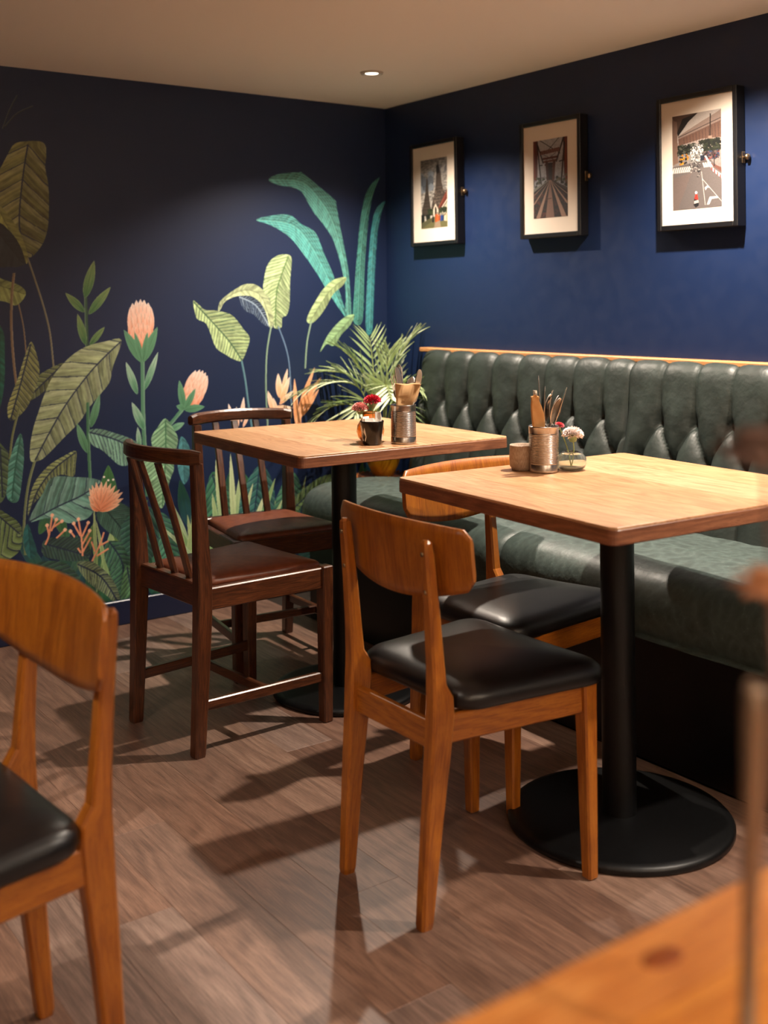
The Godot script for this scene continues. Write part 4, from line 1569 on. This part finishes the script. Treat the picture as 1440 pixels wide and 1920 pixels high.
	lathe(s, [Vector2(0.0, 0.0), Vector2(0.026, 0.0), Vector2(0.028, 0.002), Vector2(0.028, 0.005), Vector2(0.0315, 0.009), Vector2(0.0325, 0.03), Vector2(0.032, 0.059), Vector2(0.0312, 0.061), Vector2(0.029, 0.060), Vector2(0.0285, 0.052), Vector2(0.0, 0.050)], 40)
	obj("body", s, M.stone, c)
	v = thing("glass_vase", "squat clear round glass vase right of the nearer tin", "vase", Vector3(-0.846, h, 1.945))
	s = begin()
	lathe(s, [Vector2(0.0, 0.0), Vector2(0.024, 0.0), Vector2(0.033, 0.006), Vector2(0.0375, 0.018), Vector2(0.036, 0.030), Vector2(0.028, 0.040), Vector2(0.019, 0.045), Vector2(0.017, 0.0445), Vector2(0.026, 0.038), Vector2(0.0335, 0.029), Vector2(0.035, 0.018), Vector2(0.031, 0.008), Vector2(0.022, 0.004), Vector2(0.0, 0.004)], 40)
	obj("body", s, M.glass, v)
	vp = Vector3(-0.846, h + 0.006, 1.945)
	carnation("white carnation in the squat clear glass vase", vp, vp + Vector3(0, 0.078, 0) + rr * 0.004, 0.028, M.white_petal)
	carnation("small rose-pink carnation behind the nearer tin", vp, vp + Vector3(0.01, 0.098, -0.015) - rr * 0.026, 0.014, M.rose_petal)

# ---------------------------------------------------------------- out-of-focus things near the lens
func foreground() -> void:
	var top: Node3D = get_node("cafe_table_002")
	var ks := begin()
	lathe(ks, [Vector2(0.0, 0.0), Vector2(0.012, 0.0), Vector2(0.010, 0.0006), Vector2(0.0, 0.0006)], 16)
	var knot := obj("knot", ks, mat(hexc("8a4414"), 0.5), top)
	knot.position = Vector3(-0.10, 0.757, -0.335)
	knot.scale = Vector3(1.4, 1, 0.8)
	var at := Vector3(-2.296, 0.7575, 3.527)
	var o := thing("bud_vase", "slim tarnished metal bud vase at the right edge, out of focus", "vase", at)
	var s := begin()
	lathe(s, [Vector2(0.0, 0.0), Vector2(0.014, 0.0), Vector2(0.012, 0.004), Vector2(0.0042, 0.010), Vector2(0.0042, 0.08), Vector2(0.0052, 0.14), Vector2(0.0066, 0.19), Vector2(0.0066, 0.203), Vector2(0.0050, 0.208), Vector2(0.004, 0.206), Vector2(0.004, 0.02), Vector2(0.0, 0.02)], 20)
	var b := obj("body", s, M.bronze, o)
	b.rotation = Vector3(0.0, 0.0, -0.05)
	dried("dried flower with a copper-brown head at the right edge, out of focus", at + Vector3(0.008, 0.10, 0), Vector3(0.012, 0.262, 0.008), 0.014, M.copper)
	dried("dark dried flower drooping left above the bud vase, out of focus", at + Vector3(0.009, 0.10, 0.002), Vector3(0.010, 0.335, 0.004), 0.019, M.dried)

func dried(label: String, foot: Vector3, top: Vector3, r: float, m: Material) -> void:
	var o := thing("dried_flower", label, "dried flower", foot, 0.0, "dried flowers in the bud vase")
	var h := top - Vector3(0.008, 0.10, 0)
	var s := begin()
	tube(s, curve([Vector3.ZERO, h * 0.5 + Vector3(0.006, 0, 0.004), h], 10), 0.0015, 0.001, 6)
	obj("stem", s, M.dried, o)
	s = begin()
	var q := []
	for i in 11:
		var a := -PI / 2 + PI * i / 10.0
		q.append(circle(h + Vector3(0, sin(a) * r * 0.6, 0), Vector3(maxf(0.0004, cos(a) * r * 0.8), 0, 0), Vector3(0, 0, maxf(0.0004, cos(a) * r * 0.8)), 14))
	loft(s, q, true)
	obj("flower_head", s, m, o)
	for k in 12:
		s = begin()
		var az := TAU * k / 12
		var d := Vector3(cos(az), 0.35 * sin(k * 2.0) + 0.2, sin(az)).normalized()
		var sd := d.cross(Vector3.UP).normalized()
		var rr := []
		for l in [[0.4, 0.16], [0.8, 0.30], [1.2, 0.26], [1.5, 0.04]]:
			var c: Vector3 = h + d * r * l[0] + Vector3(0, -0.12 * r * l[0] * l[0], 0)
			rr.append(rect(c, sd * r * l[1], d.cross(sd) * r * 0.05, 0.0005))
		loft(s, rr, true)
		obj("petal", s, m, o)

# ---------------------------------------------------------------- the mural's paint
func mural_material() -> StandardMaterial3D:
	cv = Image.create_empty(1600, 1500, false, Image.FORMAT_RGB8)
	cv.fill(hexc("122243"))
	undergrowth()
	mural_plants()
	var m := mat(Color.WHITE, 0.46)
	m.albedo_texture = tex(cv)
	m.texture_repeat = false
	return m

# dark foliage low on the wall, behind everything else
func undergrowth() -> void:
	var tones := ["1f4a3a", "2c5a3c", "2a6456", "41703f", "1d4350", "36634a", "5a7a46"]
	for k in 90:
		var x := rng.randf_range(200, 1590)
		var y := rng.randf_range(1180, 1500)
		var l := rng.randf_range(90, 210)
		var a := rng.randf_range(-2.3, -0.85)
		pt(x, y + 40, x + cos(a) * l, y + 40 + sin(a) * l, rng.randf_range(26, 60), tones[rng.randi() % 7], tones[rng.randi() % 7])
	for k in 40:
		var x := rng.randf_range(620, 1500)
		var y := rng.randf_range(1330, 1500)
		pt(x, y, x + rng.randf_range(-60, 60), y - rng.randf_range(110, 240), rng.randf_range(10, 18), "6f9460", "a9bd84")

func mural_plants() -> void:
	lf([333,371,358,288,375,266,391,235,411,201,439,191,478,188,494,198,496,226,493,256,500,297,502,339,500,400,493,437,478,468,451,495,427,479,400,438], [447,199,435,269,425,354,423,416,434,490], "6f7248", "1a2440", 46)
	lf([333,385,373,394,400,421,425,459,440,506,424,518,402,521,332,508], [373,438,427,507], "23272c", "1a2440", 0)
	lf([360,356,376,364,403,396,425,431,441,476,445,498,440,512,428,473,409,440,381,411,360,398], [374,381,438,504], "848950", "1a2440", 0)
	sm([444,498,463,555,485,626,501,696,510,789], 5, "6e6a52")
	lf([352,546,383,554,421,568,438,585,432,604,412,621,388,612,351,598], [372,569,432,590], "7c8854", "1a2440", 0)
	sm([408,537,401,604,400,687,405,770,411,826], 7, "75614a")
	sm([419,618,431,677,437,744], 4, "75614a")
	sm([383,162,401,112,421,73], 4, "2b3138")
	sm([389,156,420,120,462,97], 4, "2b3138")
	lf([354,672,379,689,382,742,380,824,368,886,352,892], [370,686,368,879], "266656", "1a2440", 0)
	sm([601,749,601,677,599,602], 9, "31503a")
	pt(597,602, 624,501, 26, "3f6b3f", "7a8f5a")
	pt(595,640, 543,588, 20, "3f6b3f", "7a8f5a")
	pt(607,646, 670,572, 22, "3f6b3f", "7a8f5a")
	pt(597,728, 576,645, 20, "3f6b3f", "7a8f5a")
	pt(609,729, 652,681, 16, "3f6b3f", "7a8f5a")
	sm([761,779,761,859,762,948,768,1082,771,1157], 12, "4f8064")
	pt(744,870, 712,780, 20, "4f8666", "a3c2ac")
	pt(766,859, 807,756, 18, "4f8666", "a3c2ac")
	pt(763,970, 728,892, 22, "4f8666", "a3c2ac")
	pt(750,1024, 744,962, 14, "4f8666", "a3c2ac")
	protea(758,758, 756,606, 44)
	pt(759,782, 707,691, 26, "4b7d5c", "5f9472")
	pt(762,782, 806,685, 26, "4b7d5c", "5f9472")
	pt(759,779, 738,698, 16, "4b7d5c", "5f9472")
	pt(762,779, 776,699, 16, "4b7d5c", "5f9472")
	lf([537,776,503,787,466,809,438,848,421,878,460,865,497,837,519,809], [532,781,430,872], "5f6945", "1a2440", 16)
	lf([450,716,464,747,472,801,451,863,430,898,395,921,387,887,399,850,417,805,433,755], [449,723,421,827,395,915], "858b58", "1a2440", 13)
	sm([418,889,400,957,392,1019], 6, "6a7146")
	sm([458,1027,438,1099,427,1196,430,1273], 7, "6a7650")
	lf([700,719,675,790,665,832,641,862,604,901,580,935,536,975,487,1020,465,1031,446,1028,445,990,455,940,471,894,481,865,502,819,531,782,567,751,605,732,651,722], [697,723,619,793,544,883,493,964,458,1027], "8e9a75", "1a2440", 44)
	lf([420,954,429,1008,423,1077,412,1131,386,1123,380,1073,392,1019], [420,959,405,1047,396,1123], "4d8678", "2a5a4c", 20)
	lf([354,977,381,993,389,1016,380,1114,352,1119], [367,986,372,1113], "586e4c", "1a2440", 18)
	lf([568,1013,567,1049,561,1081,528,1073,499,1086,477,1119,451,1144,438,1173,440,1135,452,1094,470,1068,499,1042,535,1024], [566,1017,506,1057,463,1109,440,1171], "7d8859", "1a2440", 12)
	sm([603,886,603,980,607,1096], 9, "3d6c4c")
	pt(610,952, 636,864, 20, "487a58", "6a9a78")
	pt(599,1020, 571,939, 20, "487a58", "6a9a78")
	lf([604,963,634,959,679,974,725,993,756,1016,775,1047,750,1039,715,1065,687,1061,662,1037,639,1016,612,999], [607,966,685,994,770,1045], "6f9783", "1a2440", 12)
	lf([503,1078,564,1083,616,1092,641,1108,635,1142,619,1176,600,1197,577,1202,548,1205,519,1193,483,1184,440,1188,457,1150,477,1118], [440,1188,520,1155,578,1136,638,1106], "628d81", "1a2440", 40)
	lf([638,1163,677,1160,714,1180,734,1206,738,1289,707,1288,673,1257,637,1223,624,1193], [637,1168,675,1212,728,1285], "375649", "1c2f30", 7)
	lf([352,1152,393,1168,417,1193,423,1222,411,1265,351,1278], [359,1160,414,1215], "5d7147", "1a2440", 14)
	lf([437,1193,450,1231,460,1269,444,1286,428,1259,425,1216], [437,1197,444,1282], "255758", "1a2440", 0)
	lf([481,1241,533,1239,586,1254,609,1298,576,1310,518,1299,475,1279], [484,1252,599,1299], "30483e", "1a2440", 10)
	lf([658,1267,722,1290,731,1344,709,1385,689,1441,660,1356,644,1303], [659,1270,697,1339,689,1438], "38604a", "1a2440", 14)
	lf([567,1315,613,1319,660,1363,685,1414,683,1446,641,1407,596,1368], [570,1318,635,1362,683,1440], "6b7b5b", "1a2440", 9)
	lf([447,1303,518,1302,561,1334,590,1396,575,1451,503,1410,460,1361], [452,1309,517,1359,575,1443], "325041", "1a2440", 14)
	lf([706,1341,737,1375,745,1443,699,1445,690,1419], [709,1347,727,1444], "4e7751", "1a2440", 12)
	pt(631,1181, 604,1117, 16, "dd7a52", "f2bd9c")
	pt(631,1181, 611,1108, 16, "dd7a52", "f2bd9c")
	pt(631,1181, 623,1102, 16, "dd7a52", "f2bd9c")
	pt(631,1181, 638,1102, 16, "dd7a52", "f2bd9c")
	pt(631,1181, 653,1102, 16, "dd7a52", "f2bd9c")
	pt(631,1181, 665,1110, 16, "dd7a52", "f2bd9c")
	pt(631,1181, 678,1116, 16, "dd7a52", "f2bd9c")
	pt(631,1181, 690,1129, 16, "dd7a52", "f2bd9c")
	pt(631,1181, 699,1137, 16, "dd7a52", "f2bd9c")
	pt(631,1181, 700,1155, 16, "dd7a52", "f2bd9c")
	pt(631,1181, 689,1170, 16, "dd7a52", "f2bd9c")
	pt(631,1181, 602,1138, 16, "dd7a52", "f2bd9c")
	pt(631,1181, 605,1159, 16, "dd7a52", "f2bd9c")
	pt(634,1178, 620,1119, 14, "e58a62", "f0ab88")
	pt(634,1178, 638,1116, 14, "e58a62", "f0ab88")
	pt(634,1178, 656,1121, 14, "e58a62", "f0ab88")
	pt(634,1178, 674,1135, 14, "e58a62", "f0ab88")
	pt(634,1178, 683,1150, 14, "e58a62", "f0ab88")
	pt(634,1178, 614,1140, 14, "e58a62", "f0ab88")
	dt(646,1091, 3, "f3e4dc")
	dt(658,1101, 3, "f3e4dc")
	dt(672,1101, 3, "f3e4dc")
	sm([483,1253,493,1229,502,1178], 5, "d98a66")
	sm([493,1229,488,1205], 5, "d98a66")
	sm([499,1219,513,1192], 5, "d98a66")
	sm([505,1210,526,1198], 5, "d98a66")
	sm([513,1240,536,1222], 5, "d98a66")
	sm([584,1297,581,1248,573,1198], 5, "d98a66")
	sm([578,1242,560,1208], 5, "d98a66")
	sm([583,1245,600,1211], 5, "d98a66")
	sm([562,1243,551,1227], 5, "d98a66")
	sm([584,1266,604,1234], 5, "d98a66")
	sm([585,1286,607,1251], 5, "d98a66")
	sm([610,1315,633,1272,644,1242], 5, "d98a66")
	sm([636,1275,656,1267], 5, "d98a66")
	sm([624,1303,656,1288], 5, "d98a66")
	sm([618,1290,609,1263], 5, "d98a66")
	sm([579,1288,571,1275], 5, "d98a66")
	dt(502,1178, 5, "efb89a")
	dt(488,1203, 5, "efb89a")
	dt(513,1191, 5, "efb89a")
	dt(528,1197, 5, "efb89a")
	dt(536,1221, 5, "efb89a")
	dt(573,1197, 5, "efb89a")
	dt(560,1207, 5, "efb89a")
	dt(600,1210, 5, "efb89a")
	dt(551,1227, 5, "efb89a")
	dt(604,1232, 5, "efb89a")
	sm([885,917,860,943,837,968,824,990], 11, "4f8064")
	pt(840,978, 886,960, 18, "4f8666", "7fae90")
	protea(893,924, 945,813, 40)
	pt(884,920, 871,838, 20, "4b7d5c", "5f9472")
	pt(887,923, 921,864, 18, "4b7d5c", "5f9472")
	pt(887,923, 950,918, 20, "4b7d5c", "5f9472")
	pt(887,920, 861,910, 16, "4b7d5c", "5f9472")
	sm([1070,784,1083,848,1093,924,1103,988], 6, "4f7a86")
	lf([917,612,934,623,954,639,991,642,1033,652,1055,668,1078,697,1099,724,1089,760,1071,791,1045,785,1021,772,988,749,968,700,955,677,930,666,922,646], [919,617,980,678,1032,733,1073,791], "a4b985", "35553f", 12)
	lf([1065,602,1104,603,1140,625,1159,660,1166,692,1142,682,1114,656,1082,640], [1065,602,1121,628,1166,692], "223048", "9fb4c4", 8)
	lf([996,642,1002,617,1025,597,1060,576,1086,565,1119,566,1151,587,1169,617,1181,657,1177,694,1166,692,1157,657,1140,625,1113,604,1086,599,1051,602,1017,618,1002,642], [1000,639,1024,605,1086,582,1140,603,1172,689], "a6b38b", "1a2440", 0)
	lf([1239,477,1246,497,1240,553,1237,626,1227,658,1211,666,1208,695,1182,696,1179,657,1167,609,1147,585,1149,553,1159,514,1178,489,1207,476], [1233,481,1206,545,1191,593,1186,690], "a1b386", "4a6a3c", 11)
	sm([1172,692,1158,761,1153,832,1154,928,1160,1040], 5, "7d9a80")
	sm([1197,693,1222,755,1235,820,1239,933], 4, "5c7898")
	lf([1577,221,1564,245,1547,289,1529,374,1515,510,1505,679,1468,679,1475,578,1485,477,1498,375,1516,293,1543,246], [1572,228,1521,341,1499,477,1486,676], "377670", "8fc4ae", -7)
	lf([1597,297,1584,330,1568,390,1557,493,1549,612,1541,714,1517,713,1522,578,1532,459,1544,374,1563,322], [1595,304,1558,373,1542,493,1531,705], "34808a", "8fc4ae", -7)
	lf([1168,253,1199,234,1274,223,1291,227,1350,265,1405,303,1410,320,1429,411,1448,494,1457,561,1462,670,1440,670,1441,586,1426,511,1399,432,1368,388,1330,348,1303,310,1285,284,1254,271,1208,267], [1173,251,1283,252,1350,306,1398,378,1438,511,1450,668], "4c8c86", "8fc4ae", -7)
	lf([1124,374,1161,362,1237,354,1283,382,1331,405,1359,462,1388,520,1417,586,1444,665,1424,651,1376,589,1328,522,1281,465,1243,425,1197,398,1161,384], [1130,374,1244,383,1309,439,1370,536,1436,661], "46908f", "8fc4ae", -7)
	lf([1444,543,1431,569,1397,594,1367,637,1338,670,1312,686,1297,677,1307,651,1334,611,1360,578,1398,551], [1440,546,1376,591,1307,681], "94a879", "1a2440", 0)
	sm([1314,679,1298,741,1290,822], 5, "7d9a80")
	lf([1474,662,1456,695,1425,721,1395,757,1368,751,1344,775,1368,730,1396,699,1424,676,1448,663], [1468,665,1383,743], "81a176", "1a2440", 0)
	pt(1206,902, 1227,820, 14, "efa878", "f7dcc8")
	pt(1198,907, 1194,833, 20, "efa878", "f7dcc8")
	pt(1202,918, 1234,846, 18, "efa878", "f7dcc8")
	pt(1198,926, 1247,888, 14, "efa878", "f7dcc8")
	pt(1179,953, 1158,884, 18, "efa878", "f7dcc8")
	pt(1169,942, 1243,940, 22, "efa878", "f7dcc8")
	pt(1190,962, 1176,905, 14, "efa878", "f7dcc8")
	pt(1257,999, 1251,851, 16, "ee9a62", "f3b68c")
	pt(1261,991, 1289,887, 18, "ee9a62", "f3b68c")
	pt(1269,951, 1347,851, 18, "ee9a62", "f3b68c")
	pt(1265,943, 1324,820, 14, "ee9a62", "f3b68c")
	pt(1276,968, 1339,887, 14, "ee9a62", "f3b68c")
	pt(1256,1048, 1269,935, 20, "ee9a62", "f3b68c")
	pt(1068,970, 1077,898, 14, "f0b491", "f8e4d8")
	pt(1046,984, 1026,914, 14, "f0b491", "f8e4d8")
	pt(1057,984, 1052,925, 12, "f0b491", "f8e4d8")
	pt(1073,986, 1100,937, 10, "f0b491", "f8e4d8")
	lf([828,944,853,976,866,1010,852,1057,852,1090,839,1122,817,1195,793,1168,768,1115,759,1066,785,1027,785,994,805,966], [828,950,826,1058,815,1189], "83ab86", "3a6a4a", 12)
	lf([876,998,902,1034,905,1095,884,1136,865,1091,866,1039], [879,1005,884,1130], "467c82", "1a2440", 0)
	lf([809,1206,857,1257,880,1351,863,1424,806,1427,783,1337,789,1263], [812,1214,836,1330,830,1425], "457c63", "1a2440", 16)
	lf([960,1308,947,1191,972,1109,1016,1145,1043,1233,1049,1320], [972,1117,998,1213,1008,1313], "35674e", "1a2440", 18)
	lf([1042,1319,1065,1189,1127,1104,1173,1161,1176,1249,1149,1334], [1127,1110,1111,1226,1095,1325], "315f59", "1a2440", 20)
	lf([1158,1335,1188,1202,1240,1135,1274,1196,1261,1283,1232,1345], [1240,1143,1224,1239,1201,1339], "3f6d54", "1a2440", 18)
	lf([1260,1421,1289,1303,1358,1238,1437,1263,1415,1361,1355,1435], [1358,1246,1337,1334,1307,1425], "274a43", "1a2440", 16)
	lf([690,1250,729,1197,777,1187,808,1243,791,1323,736,1345], [777,1195,752,1266,736,1339], "335a4d", "1a2440", 16)
	pt(893,1292, 838,1172, 10, "9ab68a", "b7cba2")
	pt(905,1339, 808,1243, 10, "9ab68a", "b7cba2")
	pt(1008,1307, 983,1075, 20, "8fae7c", "c6d2a0")
	pt(1035,1311, 1066,1108, 16, "7fa472", "b7c894")
	pt(1042,1312, 1031,1061, 18, "a9bf88", "c9d6a8")
	pt(1053,1313, 1105,1154, 14, "8fae7c", "c6d2a0")
	pt(1096,1311, 1144,1190, 16, "a9bf88", "d0dab2")
	pt(1113,1313, 1181,1146, 16, "5f9060", "9dbb7c")
	pt(1150,1318, 1206,1212, 14, "7fa472", "b7c894")
	pt(990,1305, 971,1171, 16, "6f9a6c", "b0c48c")
	lf([1234,1224,1339,1161,1418,1161,1458,1190,1378,1193,1300,1215,1246,1265], [1239,1248,1339,1189,1448,1184], "718c59", "1a2440", 18)
